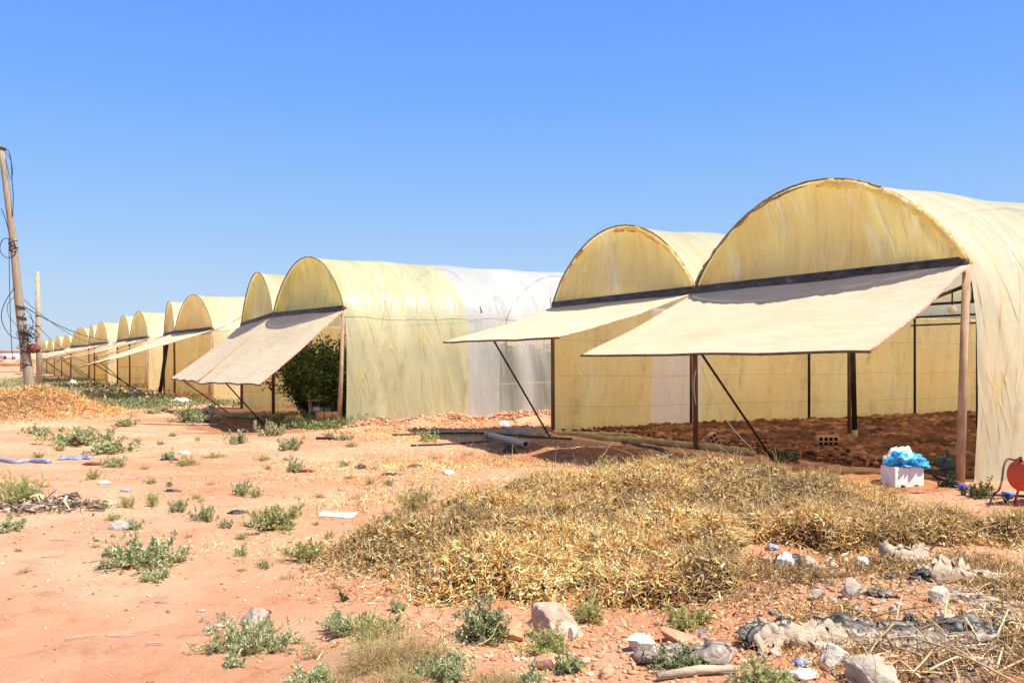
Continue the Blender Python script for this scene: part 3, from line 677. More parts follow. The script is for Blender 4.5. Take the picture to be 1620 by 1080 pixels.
def weed_big(px, py, wpx, hpx, cols, label, nst=40, nl=60, ll=.02, lw=.009, up=.5, name='shrub'):
    p = at(px, py); W = wpx / F * p.y; Ht = hpx / F * p.y
    c = weed_cloud(W, Ht, cols, nst, nl, ll, lw, up); o = link(name, c.mesh(name), M['leafy'], None, False, p)
    return tag(o, label, 'shrub')

weed_big(225, 893, 135, 40, GREY, 'wide grey-green shrub with one upright sprig in the bare sand at left', 50, 80, .026, .011, .35)
sp_ = at(214, 872); c = weed_cloud(.16, .30, GREY, 5, 60, .026, .012, 1.2); tag(link('sprig', c.mesh('sprig'), M['leafy'], None, False, sp_), 'upright grey-green sprig rising behind the wide shrub at left', 'weed')
weed_big(251, 915, 58, 14, GREY, 'flat grey-green weed in front of the wide shrub', 24, 50, .02, .009, .3)
weed_big(434, 836, 96, 46, OLIVE + GREY[:2], 'rounded olive bush alone on the sand left of the white foam sheet', 60, 80, .024, .010, .7)
weed_big(480, 883, 84, 26, OLIVE, 'low olive shrub at the left tip of the dry vine pile', 40, 60, .022, .009, .5)
weed_big(36, 797, 86, 50, YELL, 'feathery yellow-green bush at the left edge above dried debris', 70, 60, .034, .006, .9)
weed_big(14, 839, 44, 22, GREY, 'grey-green weed cut by the left edge of the picture', 30, 60, .022, .010, .5)
weed_big(308, 668, 88, 26, GREY + DARK[:1], 'long grey-green shrub in front of the green greenhouse awning', 50, 60, .05, .02, .5)
weed_big(395, 1026, 150, 34, GREY, 'sprawling silvery weed in the foreground below the grey stone', 60, 80, .018, .007, .3)
weed_big(369, 1053, 40, 12, GREY, 'small silvery weed below the sprawling one', 20, 50, .014, .006, .4)
weed_big(490, 1082, 92, 26, GREY, 'grey-green weed cut by the bottom edge', 40, 70, .016, .007, .5)
weed_big(548, 1000, 84, 36, GREY, 'blue-green shrub left of the dry grass bush', 44, 70, .017, .007, .5)
weed_big(543, 950, 16, 22, DARK, 'tiny dark upright sprig above the blue-green shrub', 6, 40, .014, .007, 1.2, 'sprig')
weed_big(628, 966, 36, 20, GREY, 'small green weed behind the dry grass bush', 20, 60, .014, .006, .6)
weed_big(600, 1010, 110, 48, YELL + DRY[:1], 'yellowish leafy bush in the left half of the dry grass', 50, 60, .016, .005, .8)
weed_big(765, 1015, 96, 84, GREY + DARK[:2], 'dark green bush beside the reddish stone in the foreground', 60, 90, .016, .007, .9)
weed_big(700, 1070, 110, 40, GREY, 'grey-green weed in front of the dry grass bush', 50, 80, .015, .006, .6)
weed_big(866, 1034, 84, 42, YELL, 'bright feathery green bush in front of the large pink stone', 60, 60, .018, .004, 1.0)
weed_big(897, 1062, 46, 34, GREY, 'green weed right of the red stone by the bottom edge', 30, 70, .014, .006, .7)
weed_big(838, 1090, 90, 30, GREY, 'green weed at the bottom edge below the small red stone', 30, 70, .014, .006, .7)
weed_big(1078, 1057, 96, 24, GREY + DARK[:2], 'dark grey-green weed under the folded grey sheet', 50, 80, .014, .007, .5)
weed_big(1212, 1090, 120, 52, YELL + GREY, 'yellow-green bush left of the concrete rubble at the bottom', 60, 70, .016, .005, .9)
weed_big(1090, 992, 110, 30, OLIVE, 'olive weed at the front edge of the dry vine pile', 50, 60, .018, .007, .6)
weed_big(930, 985, 60, 40, OLIVE + DRY[:1], 'olive weed right of the large pink stone', 40, 60, .018, .006, .8)
weed_big(655, 808, 90, 44, OLIVE + DRY[:2], 'drying olive bush at the upper left edge of the vine pile', 54, 60, .022, .006, .8)
weed_big(628, 842, 110, 34, OLIVE + DRY, 'drying olive bush at the lower left edge of the vine pile', 54, 60, .020, .006, .7)
weed_big(960, 745, 70, 26, OLIVE + DRY[:1], 'olive weed on the back of the vine pile below the trench', 40, 50, .028, .008, .7)
weed_big(1235, 729, 70, 16, DARK + GREY[:1], 'green weed at the foot of the slanting awning prop', 40, 50, .03, .012, .6)
weed_big(1552, 788, 50, 32, DARK + OLIVE[:1], 'dark green weed by the blue pipe fittings', 34, 50, .022, .008, .8)
weed_big(1498, 770, 30, 30, DARK, 'dark weed at the foot of the near corner post', 20, 50, .022, .01, .8)
weed_big(676, 698, 46, 16, YELL + OLIVE, 'yellow-green weed before the ridge of red clods', 30, 50, .04, .012, .6)
for i, (x, y, ww, hh, kd, lb) in enumerate([
 (202, 803, 36, 26, 'yellow', 'left one of the two yellow-green tufts on the sand at left'), (243, 801, 36, 28, 'yellow', 'right one of the two yellow-green tufts on the sand at left'),
 (180, 822, 34, 14, 'yellow', 'low yellow-green tuft just above the clear plastic bag'), (214, 836, 34, 16, 'grey', 'grey-green tuft beside the clear plastic bag'),
 (280, 809, 36, 20, 'grey', 'grey-green tuft right of the two yellow-green tufts'), (326, 824, 46, 24, 'grey', 'grey-green tuft halfway between the yellow-green tufts and the olive bush'),
 (382, 783, 38, 22, 'grey', 'grey-green tuft behind the olive bush'), (185, 739, 40, 18, 'grey', 'grey-green tuft right of the blue-grey rag'),
 (147, 758, 30, 18, 'olive', 'olive tuft above the tiny blue wrapper'), (163, 805, 22, 14, 'olive', 'small olive tuft left of the two yellow-green tufts'),
 (376, 701, 42, 20, 'grey', 'grey-green tuft at the edge of the awning shadow'), (430, 689, 44, 18, 'grey', 'grey-green tuft at the foot of the near green greenhouse prop'),
 (458, 711, 48, 20, 'grey', 'grey-green tuft in front of the green greenhouse opening'), (465, 746, 34, 18, 'grey', 'grey-green tuft next to the reddish brown twigs'),
 (296, 736, 36, 16, 'olive', 'olive tuft beside the round white stone'), (265, 726, 30, 12, 'grey', 'grey-green tuft over a dark rag'),
 (170, 716, 96, 18, 'grey', 'wide grey-green patch on the sand below the straw heap'), (120, 702, 110, 26, 'grey', 'wide grey-green patch right under the straw heap'),
 (60, 688, 60, 14, 'grey', 'grey-green patch at the left foot of the straw heap'), (165, 697, 40, 16, 'grey', 'grey-green tuft at the right end of the heap patches'),
 (195, 674, 50, 12, 'grey', 'grey-green tuft right of the straw heap'), (62, 724, 28, 10, 'olive', 'olive tuft above the blue strip'),
 (405, 785, 26, 12, 'olive', 'small olive tuft touching the tuft behind the olive bush')]):
    weed(x, y, ww, hh, kd, lb)
for (x, y, ww, hh, kd) in [(357, 834, 26, 12, 'grey'), (380, 852, 30, 10, 'olive'), (380, 878, 26, 14, 'grey'), (418, 898, 28, 12, 'grey'), (382, 903, 18, 5, 'olive'), (418, 728, 24, 9, 'olive'), (425, 742, 14, 8, 'olive'), (453, 728, 14, 6, 'olive'),
 (340, 724, 36, 9, 'olive'), (95, 713, 22, 9, 'olive'), (240, 765, 18, 12, 'olive'), (268, 770, 16, 10, 'grey'), (312, 788, 22, 8, 'yellow'), (255, 703, 16, 8, 'olive'), (273, 690, 18, 7, 'grey'), (312, 697, 14, 8, 'yellow'), (215, 700, 18, 7, 'grey'),
 (520, 692, 20, 8, 'grey'), (545, 696, 30, 10, 'grey'), (555, 707, 22, 8, 'grey'), (553, 757, 18, 7, 'olive'), (585, 766, 20, 10, 'olive'), (612, 768, 20, 10, 'grey'), (545, 737, 22, 9, 'grey'), (522, 850, 24, 12, 'olive'), (500, 830, 14, 6, 'olive'),
 (30, 872, 16, 6, 'olive'), (120, 655, 30, 8, 'olive'), (240, 655, 40, 8, 'grey'), (255, 650, 30, 6, 'olive')]:
    weed(x, y, ww, hh, kd, 'little weed tuft dotted on the bare sand', 'little weed tufts dotted on the sand')

for i, (px, py, ww, hh) in enumerate([(132, 690, 34, 14), (228, 742, 22, 10), (332, 766, 18, 10), (505, 786, 26, 12), (592, 742, 24, 12), (560, 790, 30, 12), (70, 770, 30, 12), (300, 850, 22, 9), (455, 915, 26, 12), (150, 865, 20, 8), (575, 905, 34, 14), (530, 930, 26, 12), (40, 905, 30, 9), (640, 745, 30, 12), (690, 725, 34, 12), (740, 720, 30, 12), (500, 1040, 60, 26), (345, 1000, 30, 12)]):
    p = at(px, py); g = grass_cloud(ww / F * p.y, hh / F * p.y, [(.50, .34, .17), (.62, .47, .26), (.34, .20, .10)], 90, .45, .1, .0022)
    tag(link('dead_tuft', g.mesh('dead_tuft'), M['straw'], None, False, p), 'small dead brown tuft of grass on the sand', 'grass tuft', 'dead brown tufts on the sand')
# dry grass bush in the foreground
for (px, py, ww, hh, lb) in ((640, 1040, 190, 88, 'big tangled dry grass bush in the foreground'), (600, 1068, 150, 60, 'dry brown grass clump in front of the big dry bush'), (770, 1085, 120, 40, 'dry grass clump at the bottom edge, right of the bush')):
    p = at(px, py); W = ww / F * p.y; Ht = hh / F * p.y
    g = Cloud()
    for j in range(9):
        ox, oy = rng.uniform(-.38, .38) * W, rng.uniform(-.28, .28) * W; hs = rng.uniform(.45, 1.0)
        gg = grass_cloud(W * rng.uniform(.35, .6), Ht * hs, [DRY, DRY[:2], DRY[2:3] + YELL[:1], DRY[1:4]][j % 4], 170, rng.uniform(.3, .6), rng.uniform(.12, .4), .0014)
        zz = hz(p.x + ox, p.y + oy) - p.z
        for Vv, Qq, Cq in zip(gg.V, gg.Q, gg.C): g.add(Vv + np.array([ox, oy, zz]), Qq, None, Cq)
    tag(link('dry_grass_bush', g.mesh('dry_grass_bush'), M['straw'], None, False, p), lb, 'grass bush')

# ------------------------------------------------------------------ dry vines: one pile nobody could count
STRAW = [(.90, .61, .25), (.66, .36, .12), (.90, .72, .43), (.36, .155, .045), (.68, .45, .12), (.09, .036, .012)]
SW = [.28, .20, .20, .15, .05, .12]
def pile_mask(x, y):
    m = np.maximum.reduce([bell(seg(x, y, 1.0, 10.5, 3.2, 10.0), 1.2), bell(seg(x, y, .15, 9.5, 1.2, 10.4), .95) * .9, bell(seg(x, y, 3.5, 9.2, 5.7, 7.7), .85), bell(seg(x, y, 3.3, 8.2, 5.2, 7.8), .6) * .8, bell(seg(x, y, -.25, 8.1, 3.2, 8.0), 1.1), bell(seg(x, y, .1, 7.1, 2.2, 6.7), .85), bell(seg(x, y, 2.3, 7.6, 4.6, 7.7), .55) * .6])
    q_ = np.clip((x - 1.35) / .7, 0, 1); lower = 6.05 + 1.75 * q_ * q_ * (3 - 2 * q_) + .3 * vnoise(x, y, 1.3, 8) + .15 * vnoise(x, y, 4, 9)
    return m * (1 + .22 * vnoise(x, y, 1.5, 17) + .16 * vnoise(x, y, 4.2, 18)) * np.clip((y - lower) * 3, 0, 1)
def sample(n, x0, x1, y0, y1, fn):
    out = []
    while sum(map(len, out)) < n:
        x = rng.uniform(x0, x1, n * 3); y = rng.uniform(y0, y1, n * 3); k = rng.random(n * 3) < fn(x, y); out.append(np.stack([x[k], y[k]], 1))
    return np.concatenate(out)[:n]
_J = np.random.default_rng(5).random((128, 128, 3))
def domes(x, y, f):
    """rounded clumps with narrow gaps between them"""
    X = x * f + 500.3; Y = y * f + 500.7; xi = np.floor(X).astype(int); yi = np.floor(Y).astype(int); best = np.zeros(np.shape(X))
    for dx in (-1, 0, 1):
        for dy in (-1, 0, 1):
            j = _J[(xi + dx) % 128, (yi + dy) % 128]; d2 = (X - xi - dx - j[..., 0]) ** 2 + (Y - yi - dy - j[..., 1]) ** 2
            best = np.maximum(best, (.45 + .75 * j[..., 2]) * np.clip(1 - d2 / (.30 + .35 * j[..., 2]), 0, 1))
    return best
def clump(x, y):
    x = np.asarray(x, float); y = np.asarray(y, float); wx = x + .08 * vnoise(x, y, 4, 15); wy = y + .08 * vnoise(x, y, 4, 16)
    return .20 * domes(wx, wy, 1.9) + .07 * domes(wx, wy, 5.2) + .06 * vnoise(x, y, 1.1, 11) + .02 * vnoise(x, y, 13, 13) + .01
def pile_e(x, y):
    e = np.clip(pile_mask(x, y) * 2.4 - .62, 0, 1); return e * e * (3 - 2 * e)
def pile_top(x, y): return H(x, y) + pile_e(x, y) * (.02 + .85 * clump(x, y)) * np.clip(1.0 - .45 * bell(seg(x, y, 3.9, 9.6, 5.6, 8.6), .9), 0, 1)
def straw_layer(cl, XY, thick, cols, wts, lbit, wbit, sk_frac=.16, lst=.26, lift=0.0, bumpy=1.0, up=.5, wet=None):
    n = len(XY); x, y = XY[:, 0], XY[:, 1]
    tk = thick(x, y) if callable(thick) else thick
    z = (pile_top(x, y) if callable(thick) else H(x, y) + bumpy * .12 * np.maximum(clump(x, y), 0)) - .005 + tk * (rng.random(n) ** 1.2) + lift
    P = np.stack([x, y, z], 1); ns = int(n * sk_frac)
    c = mixcol(n, cols, wts, .13)
    # patches of greener and redder material
    g = (vnoise(x, y, 1.1, 21) + .6 * vnoise(x, y, 3.1, 22))[:, None]; c = np.clip(c * (1 + .32 * g) * (1 + np.array([.0, -.05, -.12]) * np.clip(g, -1, .3)), .004, .95)
    V, Q, Cc, _ = stalks(P[:ns], unit(rand_dir(ns) * np.array([1, 1, up])), rng.uniform(.4, 1.4, ns) * lst, rng.uniform(.0012, .0034, ns), c[:ns], 6, .38, .06)
    cl.add(V, Q, None, Cc)
    V, Q, Cc = curls(P[ns:], rand_dir(n - ns), rng.uniform(.5, 1.7, n - ns) * lbit, rng.uniform(.5, 1.5, n - ns) * wbit, c[ns:]); cl.add(V, Q, None, Cc)
cl = Cloud()
straw_layer(cl, sample(265000, -2.5, 7.2, 6, 13, lambda x, y: np.clip(pile_mask(x, y) * 1.6 - .25, 0, 1) * np.clip(clump(x, y) * 11 - .25, .07, 1)), lambda x, y: .012 + .05 * np.clip(pile_mask(x, y), 0, 1), STRAW, SW, .042, .0115, .36, .16)
xv = sample(900, -1.5, 6.2, 6.4, 12, lambda x, y: np.clip(pile_mask(x, y) * 1.6 - .4, 0, 1)); nv = len(xv)
Pv = np.stack([xv[:, 0], xv[:, 1], pile_top(xv[:, 0], xv[:, 1]) + .01 + rng.random(nv) * .04], 1)
V, Q, Cc, _ = stalks(Pv, unit(rand_dir(nv) * np.array([1, 1, .1])), rng.uniform(.2, .6, nv), rng.uniform(.002, .0045, nv), mixcol(nv, STRAW[:4]), 12, .34, .03); cl.add(V, Q, None, Cc)
pile = link('dry_vine_pile', cl.mesh('dry_vine_pile'), M['straw']); tag(pile, 'broad pile of dry uprooted vines across the right foreground', 'vine pile', None, 'stuff')
# matted bed under the vines, coloured near-black as the shade in the gaps
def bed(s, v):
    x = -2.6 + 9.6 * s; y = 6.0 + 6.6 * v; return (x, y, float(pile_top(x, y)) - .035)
M['bed'] = noisy('shaded_vine_bed', (.045, .022, .009), (.15, .08, .03), 30, .95, 1, .03, 0, (.36, .22, .09))
tag(surf('shaded_vine_bed', 230, 160, bed, M['bed']), 'matted bed of vines under the dry pile, coloured dark as the shade in its gaps', 'vine mat', None, 'stuff')
# thinner trampled straw behind the pile and round its edges
cl = Cloud()
def thin_mask(x, y):
    m = np.maximum.reduce([bell(seg(x, y, -1.6, 14.5, .6, 15.6), 1.5), bell(seg(x, y, -2.6, 20.6, .3, 19.2), 1.2) * .8, bell(seg(x, y, -.9, 11.5, .9, 12.6), 1.3), bell(seg(x, y, -2.0, 8.0, -.9, 7.2), .7) * .5, bell(seg(x, y, 1.8, 6.7, 4.2, 6.8), .7) * .75, bell(seg(x, y, 2.2, 5.3, 3.2, 5.2), .6), bell(seg(x, y, 1.5, 6.2, 3.4, 5.9), .5) * .7, bell(seg(x, y, -.6, 5.9, 1.2, 6.2), .7) * .4])
    return np.clip(m * (.55 + .7 * vnoise(x, y, 1.7, 31)), 0, 1)
straw_layer(cl, sample(34000, -4, 7, 5, 22.5, thin_mask), .018, STRAW[:4] + [(.60, .38, .20)], [.3, .25, .25, .1, .1], .045, .010, .2, .22, 0, .15, .15)
tag(link('trampled_straw', cl.mesh('trampled_straw'), M['straw']), 'thin trampled straw scattered behind and around the vine pile', 'straw', None, 'stuff')
# far heap by the leaning pole
cl = Cloud(); xy = sample(26000, -21, -9.5, 21, 33, lambda x, y: np.clip(heap_left(x, y) * 3.2, 0, 1) ** 1.3)
straw_layer(cl, xy, .10, [(.72, .44, .18), (.80, .54, .27), (.58, .34, .13), (.40, .21, .08)], None, .10, .020, .2, .40, 0, .8)
tag(link('straw_heap', cl.mesh('straw_heap'), M['straw']), 'orange-brown straw heap at the foot of the leaning pole', 'straw heap', None, 'stuff')
# little litter of straw on open sand
cl = Cloud(); xy = sample(5200, -9, 6, 4.6, 24, lambda x, y: np.clip(.12 + .6 * vnoise(x, y, .5, 41) + .3 * vnoise(x, y, 2, 42), 0, 1))
straw_layer(cl, xy, .006, [(.66, .50, .30), (.40, .24, .12), (.74, .62, .42)], None, .022, .006, .22, .09, .002, 0, .05)
tag(link('straw_litter', cl.mesh('straw_litter'), M['straw']), 'fine straw litter sprinkled over the open sand', 'straw litter', None, 'stuff')

# clods and pebbles
def pebbles(name, XY, smin, smax, cols, label, mat, wts=None, sub=1, emb=.25, pw=2.5):
    V0, T0 = ICO[sub]; n = len(XY); cl = Cloud(); s = smin + (smax - smin) * rng.random(n) ** pw
    ang = rng.uniform(0, 6.28, n); ca, sa = np.cos(ang), np.sin(ang)
    Vn = V0[None] * (1 + rng.uniform(-.28, .28, (n, len(V0), 1))) * np.stack([s * rng.uniform(.7, 1.4, n), s * rng.uniform(.6, 1.1, n), s * rng.uniform(.45, .85, n)], 1)[:, None, :]
    X = Vn[..., 0] * ca[:, None] - Vn[..., 1] * sa[:, None]; Y = Vn[..., 0] * sa[:, None] + Vn[..., 1] * ca[:, None]
    z = H(XY[:, 0], XY[:, 1]) + s * emb
    V = np.stack([X + XY[:, :1], Y + XY[:, 1:2], Vn[..., 2] + z[:, None]], -1)
    T = (T0[None] + np.arange(n)[:, None, None] * len(V0)).reshape(-1, 3)
    cl.add(V.reshape(-1, 3), None, T, np.repeat(mixcol(n, cols, wts), len(V0), 0))
    return tag(link(name, cl.mesh(name), mat), label, name.replace('_', ' '), None, 'stuff')
SAND = [(.60, .34, .20), (.66, .42, .27), (.50, .25, .14), (.72, .56, .42)]
pebbles('sand_crumbs', sample(16000, -9, 6, 4.5, 22, lambda x, y: np.clip(.3 + .6 * vnoise(x, y, .8, 51), 0, 1)), .003, .017, SAND + [(.30, .15, .09)], 'crumbs of earth and grit over the sand', M['clod'])
pebbles('clods', sample(5200, -4.5, 3, 19.5, 27, lambda x, y: np.clip(bell(seg(x, y, -3.5, 23.5, 1.2, 25.5), .8) + .6 * bell(seg(x, y, -3.0, 22.3, .2, 22.5), .9) * (.6 + .6 * vnoise(x, y, 1.5, 52)), 0, 1)), .006, .060, [(.52, .25, .14), (.57, .30, .18), (.42, .18, .09), (.60, .36, .23)], 'red clods heaped along the wall of the green greenhouse', M['clod'], None, 2, .2)
XYs = []
while len(XYs) < 15000:
    s_, v_ = rng.random() ** 1.2, rng.random(); q = P1[0].lerp(P1[-1], .02 + .96 * v_) + A1 * (.1 + 17 * s_); XYs.append((q.x, q.y))
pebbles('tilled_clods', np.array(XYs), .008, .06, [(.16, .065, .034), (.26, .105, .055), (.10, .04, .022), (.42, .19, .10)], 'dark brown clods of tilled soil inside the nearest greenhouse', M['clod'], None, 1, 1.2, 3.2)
pebbles('rubble_grit', sample(2600, 1.0, 6, 4.4, 7.4, lambda x, y: np.clip(bell(seg(x, y, 1.7, 6.5, 3.4, 5.6), .8) + .5 * bell(np.hypot(x - 1.2, y - 5.0), .7), 0, 1)), .003, .022, SAND[:3] + [(.44, .36, .28), (.36, .22, .16)], 'grit and small stones among the rubble at the lower right', M['clod'], None, 2)
pebbles('foreground_grit', sample(1300, -1.2, 1.8, 4.3, 5.8, lambda x, y: bell(np.hypot(x - .4, y - 5), .8)), .003, .020, SAND[:3], 'reddish grit around the foreground stones', M['clod'], None, 2)

# low green field cover beyond the heap
cl = Cloud(); n = 9000
xy = sample(n, -48, -13, 33.5, 84, lambda x, y: np.clip(bell((x + 18 + (y - 36) * .50) , 4.2) * (.7 + .8 * vnoise(x, y, .4, 61)), 0, 1))
P_ = np.stack([xy[:, 0], xy[:, 1], H(xy[:, 0], xy[:, 1]) + rng.random(n) * .22], 1)
V, T, Cc = leaves(P_, unit(rand_dir(n) + np.array([0, 0, .6])), rng.uniform(.10, .26, n), rng.uniform(.05, .12, n), mixcol(n, [(.26, .33, .18), (.34, .40, .25), (.18, .25, .12), (.42, .42, .20)])); cl.add(V, None, T, Cc)
tag(link('ground_cover', cl.mesh('ground_cover'), M['leafy']), 'low grey-green field weeds beyond the straw heap and poles', 'ground cover', None, 'stuff')
cl = Cloud(); n = 4200
xy = sample(n, -20, -8.5, 29, 40, lambda x, y: np.clip(bell(seg(x, y, -13.2, 33.6, -15.8, 36.5), 1.0) + bell(seg(x, y, -10.6, 35.2, -13.6, 36.8), .8) * .7, 0, 1))
P_ = np.stack([xy[:, 0], xy[:, 1], H(xy[:, 0], xy[:, 1]) + rng.random(n) * .16], 1)
V, T, Cc = leaves(P_, unit(rand_dir(n) + np.array([0, 0, .6])), rng.uniform(.06, .16, n), rng.uniform(.03, .07, n), mixcol(n, [(.12, .17, .06), (.20, .26, .10), (.28, .33, .16), (.34, .32, .13)])); cl.add(V, None, T, Cc)
tag(link('shade_grass', cl.mesh('shade_grass'), M['leafy']), 'dark green grass before the posts of the third greenhouse', 'grass', None, 'stuff')
cl = Cloud(); n = 2600
xy = sample(n, -8, -3.5, 23.2, 28, lambda x, y: np.clip(bell(seg(x, y, -6.4, 26.4, -4.6, 24.2), .6), 0, 1))
P_ = np.stack([xy[:, 0], xy[:, 1], H(xy[:, 0], xy[:, 1]) + rng.random(n) * .22], 1)
V, T, Cc = leaves(P_, unit(rand_dir(n) + np.array([0, 0, .9])), rng.uniform(.05, .14, n), rng.uniform(.015, .04, n), mixcol(n, [(.12, .17, .06), (.20, .28, .10), (.34, .38, .14)])); cl.add(V, None, T, Cc)
tag(link('doorway_grass', cl.mesh('doorway_grass'), M['leafy']), 'green grass at the threshold of the green greenhouse', 'grass', None, 'stuff')

# ------------------------------------------------------------------ crop plants inside the second greenhouse
def crop_mesh():
    cl = Cloud(); ns = 16; ang = rng.uniform(0, 6.28, ns)
    d = unit(np.stack([np.cos(ang) * .20, np.sin(ang) * .20, np.full(ns, 1.0)], 1)); P0 = np.stack([rng.normal(0, .10, ns), rng.normal(0, .10, ns), np.full(ns, .0)], 1)
    V, Q, Cc, pts = stalks(P0, d, rng.uniform(1.4, 2.75, ns), .007, np.tile(np.array((.16, .15, .06)), (ns, 1)), 6, .16); cl.add(V, Q, None, Cc)
    n = 3400; si = rng.integers(0, ns, n); tt = rng.uniform(.15, 1, n) * 5.99; k = tt.astype(int); fr = (tt - k)[:, None]
    B = pts[si, k] * (1 - fr) + pts[si, k + 1] * fr + rng.normal(0, .10, (n, 3))
    V, T, Cc = leaves(B, unit(rand_dir(n) + np.array([0, 0, -.25])), rng.uniform(.05, .17, n), rng.uniform(.03, .08, n), mixcol(n, DARK + [(.24, .28, .08), (.10, .16, .04), (.40, .38, .10)], [.2, .22, .2, .12, .08, .14, .04], .2)); cl.add(V, None, T, Cc)
    return cl.mesh('foliage')
crops = [crop_mesh() for _ in range(3)]; stemm = []
for c in crops: c.materials.append(M['leafy'])
gst = Geo()
for k in range(3): gst.tube([(.05 * k - .05, .03 * k, -.05), (.06 * k, .05, 1.0), (.02, -.03 * k, 2.1)], [.014, .011, .006], 5)
stem_me = np_mesh('stem', np.concatenate(gst.V), np.concatenate(gst.Q), np.concatenate(gst.T)); stem_me.materials.append(M['bark'])
ci = 0
for row, uu in enumerate((1.9, 2.45, 3.0, 3.55, 4.1, 4.65, 5.2, 5.8)):
    for k in range(11 if row < 3 else 4):
        t = .75 + k * .8 + (row % 2) * .3
        q = P2[0] + U2 * uu + A2 * t
        e = empty('crop_plant', (q.x, q.y, hz(q.x, q.y)), 'tall dark leafy crop plant in the rows inside the algae-green greenhouse', 'crop plant', 'crop plants inside the green greenhouse', rng.uniform(0, 6.28))
        s = float(rng.uniform(.80, 1.05)) * (.95 if row else .9); e.scale = (1.1, 1.1, s)
        for nm, me in (('foliage', crops[ci % 3]), ('stem', stem_me)):
            o = bpy.data.objects.new(nm, me); C.objects.link(o); o.parent = e
        ci += 1
q = P2[1] + A2 * .1 - U2 * .25                       # shrub by the middle post
# things just inside the doorway of the second greenhouse
def ground_at(px, D): X = (px - HX) / F * D; return Vector((X, D, hz(X, D)))
rd = ground_at(520, 25.3)
root = empty('rusty_drum', rd, 'rusty orange drum lying inside the green greenhouse doorway', 'drum')
M['rust_orange'] = noisy('orange_rust', (.42, .17, .08), (.60, .30, .16), 6, .8, .4, .005)
d0 = rd + Vector((-.36, 0, .20)); d1 = rd + Vector((.34, .08, .20))
Geo().tube([d0, d0.lerp(d1, .5), d1], .19, 20).build('body', M['rust_orange'], root, True)
for f in (.03, .35, .66, .97):
    c_ = d0.lerp(d1, f); Geo().tube([c_ - (d1 - d0).normalized() * .012, c_ + (d1 - d0).normalized() * .012], .20, 20).build('rib', M['rust'], root, True)
tb = ground_at(519, 26.6); root = empty('plank_bench', tb, 'cream plank bench with pale clutter inside the green greenhouse', 'bench')
Geo().box(tb + Vector((0, 0, .62)), 1.15, .32, .045).build('plank', M['wall_white'] if False else M['sheet_beige'], root, bevel=.008)
for sx_ in (-.5, .5):
    for sy_ in (-.12, .12): Geo().box(tb + Vector((sx_, sy_, .298)), .05, .05, .60).build('leg', M['wood_grey'], root)
Geo().box(tb + Vector((0, 0, .30)), .94, .26, .03).build('shelf', M['sheet_beige'], root)
for k, (ox, ww) in enumerate(((-.28, .3), (.05, .34), (.33, .22))):
    crumple('sack', tb + Vector((ox, 0, .318)), (ww, .2, .22), M['plastic_white'] if k != 1 else M['sheet_beige'], 30 + k, ['left white sack on the bench shelf in the green greenhouse', 'middle beige sack on the bench shelf in the green greenhouse', 'right white sack on the bench shelf in the green greenhouse'][k], 'sack', sub=3)
crumple('yellow_sack', ground_at(466, 25.6), (.62, .4, .55), M['tarp'], 41, 'dull yellow sack slumped inside the green greenhouse by its grass', 'sack', sub=4, amp=.45)
crumple('tarp_bundle', ground_at(395, 27.2), (2.2, .5, .32), M['tarp'], 42, 'long olive tarp bundle on the ground under the green greenhouse awning', 'tarp', rz=-.25, amp=.5)
rock('clay_lump', ground_at(418, 26.9), (.3, .3, .42), M['clay'], 5, 'upright reddish clay block beside the tarp bundle', 'block')

# ------------------------------------------------------------------ poles and cables
pb = Vector(((51 - HX) / F * 31, 31, -.1)); pt = Vector(((3 - HX) / F * (pb.y - .3), pb.y - .3, EYE + (HY - 232) / F * (pb.y - .3)))
pole = empty('leaning_pole', (pb.x, pb.y, 0), 'thick leaning weathered wooden pole with black cables wound round it', 'pole')
ax_ = [pb.lerp(pt, k / 12) + Vector((.02 * math.sin(k), 0, 0)) for k in range(-1, 13)]
shaft = Geo().tube(ax_, [.18 - .007 * k for k in range(14)], 14).build('shaft', M['pole_wood'], pole, True)
def on_pole(f, r=1.0): return pb.lerp(pt, f)
for f, n_w in ((.18, 2), (.615, 3), (.64, 2), (.99, 2), (.36, 2), (.40, 2), (.23, 2), (.30, 2)):
    c0 = on_pole(f); g = Geo()
    for j in range(n_w):
        ring = [c0 + Vector((math.cos(t) * (.178 - .08 * f), math.sin(t) * (.178 - .08 * f), .03 * j + .06 * math.sin(t + j * 2 + f * 9))) for t in np.linspace(0, 6.4, 22)]
        g.tube(ring, .014, 5)
    g.build('cable_wrap', M['cable'], pole, True)
def loop(name, pts, r=.013, parent=pole, mat='cable'):
    return Geo().tube(cat_curve(pts, 8), r, 5).build(name, M[mat], parent, True)
def pp(px, py, D=None): D = D or pb.y - .3; return Vector(((px - HX) / F * D, D, EYE + (HY - py) / F * D))
loop('cable_loop', [pp(5, 233), pp(14, 240), pp(18, 258), pp(19, 285), pp(21, 310), pp(20, 343)])
loop('cable_loop', [pp(4, 232), pp(11, 262), pp(17, 283), pp(20, 270), pp(15, 248), pp(5, 240)], .010)
loop('cable_loop', [pp(2, 330), pp(8, 345), pp(15, 368), pp(24, 388), pp(25, 400), pp(14, 408), pp(3, 402), pp(0, 390), pp(6, 378), pp(18, 378)])
loop('cable_loop', [pp(14, 378), pp(15, 440), pp(17, 520), pp(20, 570)], .012)
loop('cable_loop', [pp(22, 456), pp(8, 478), pp(2, 500), pp(8, 520), pp(20, 533), pp(38, 536), pp(46, 530)])
loop('cable_loop', [pp(22, 470), pp(12, 482), pp(14, 500), pp(26, 515), pp(36, 532), pp(46, 540)], .009)
loop('cable_loop', [pp(38, 488), pp(48, 498), pp(52, 515), pp(44, 536), pp(34, 545), pp(30, 552)], .011)
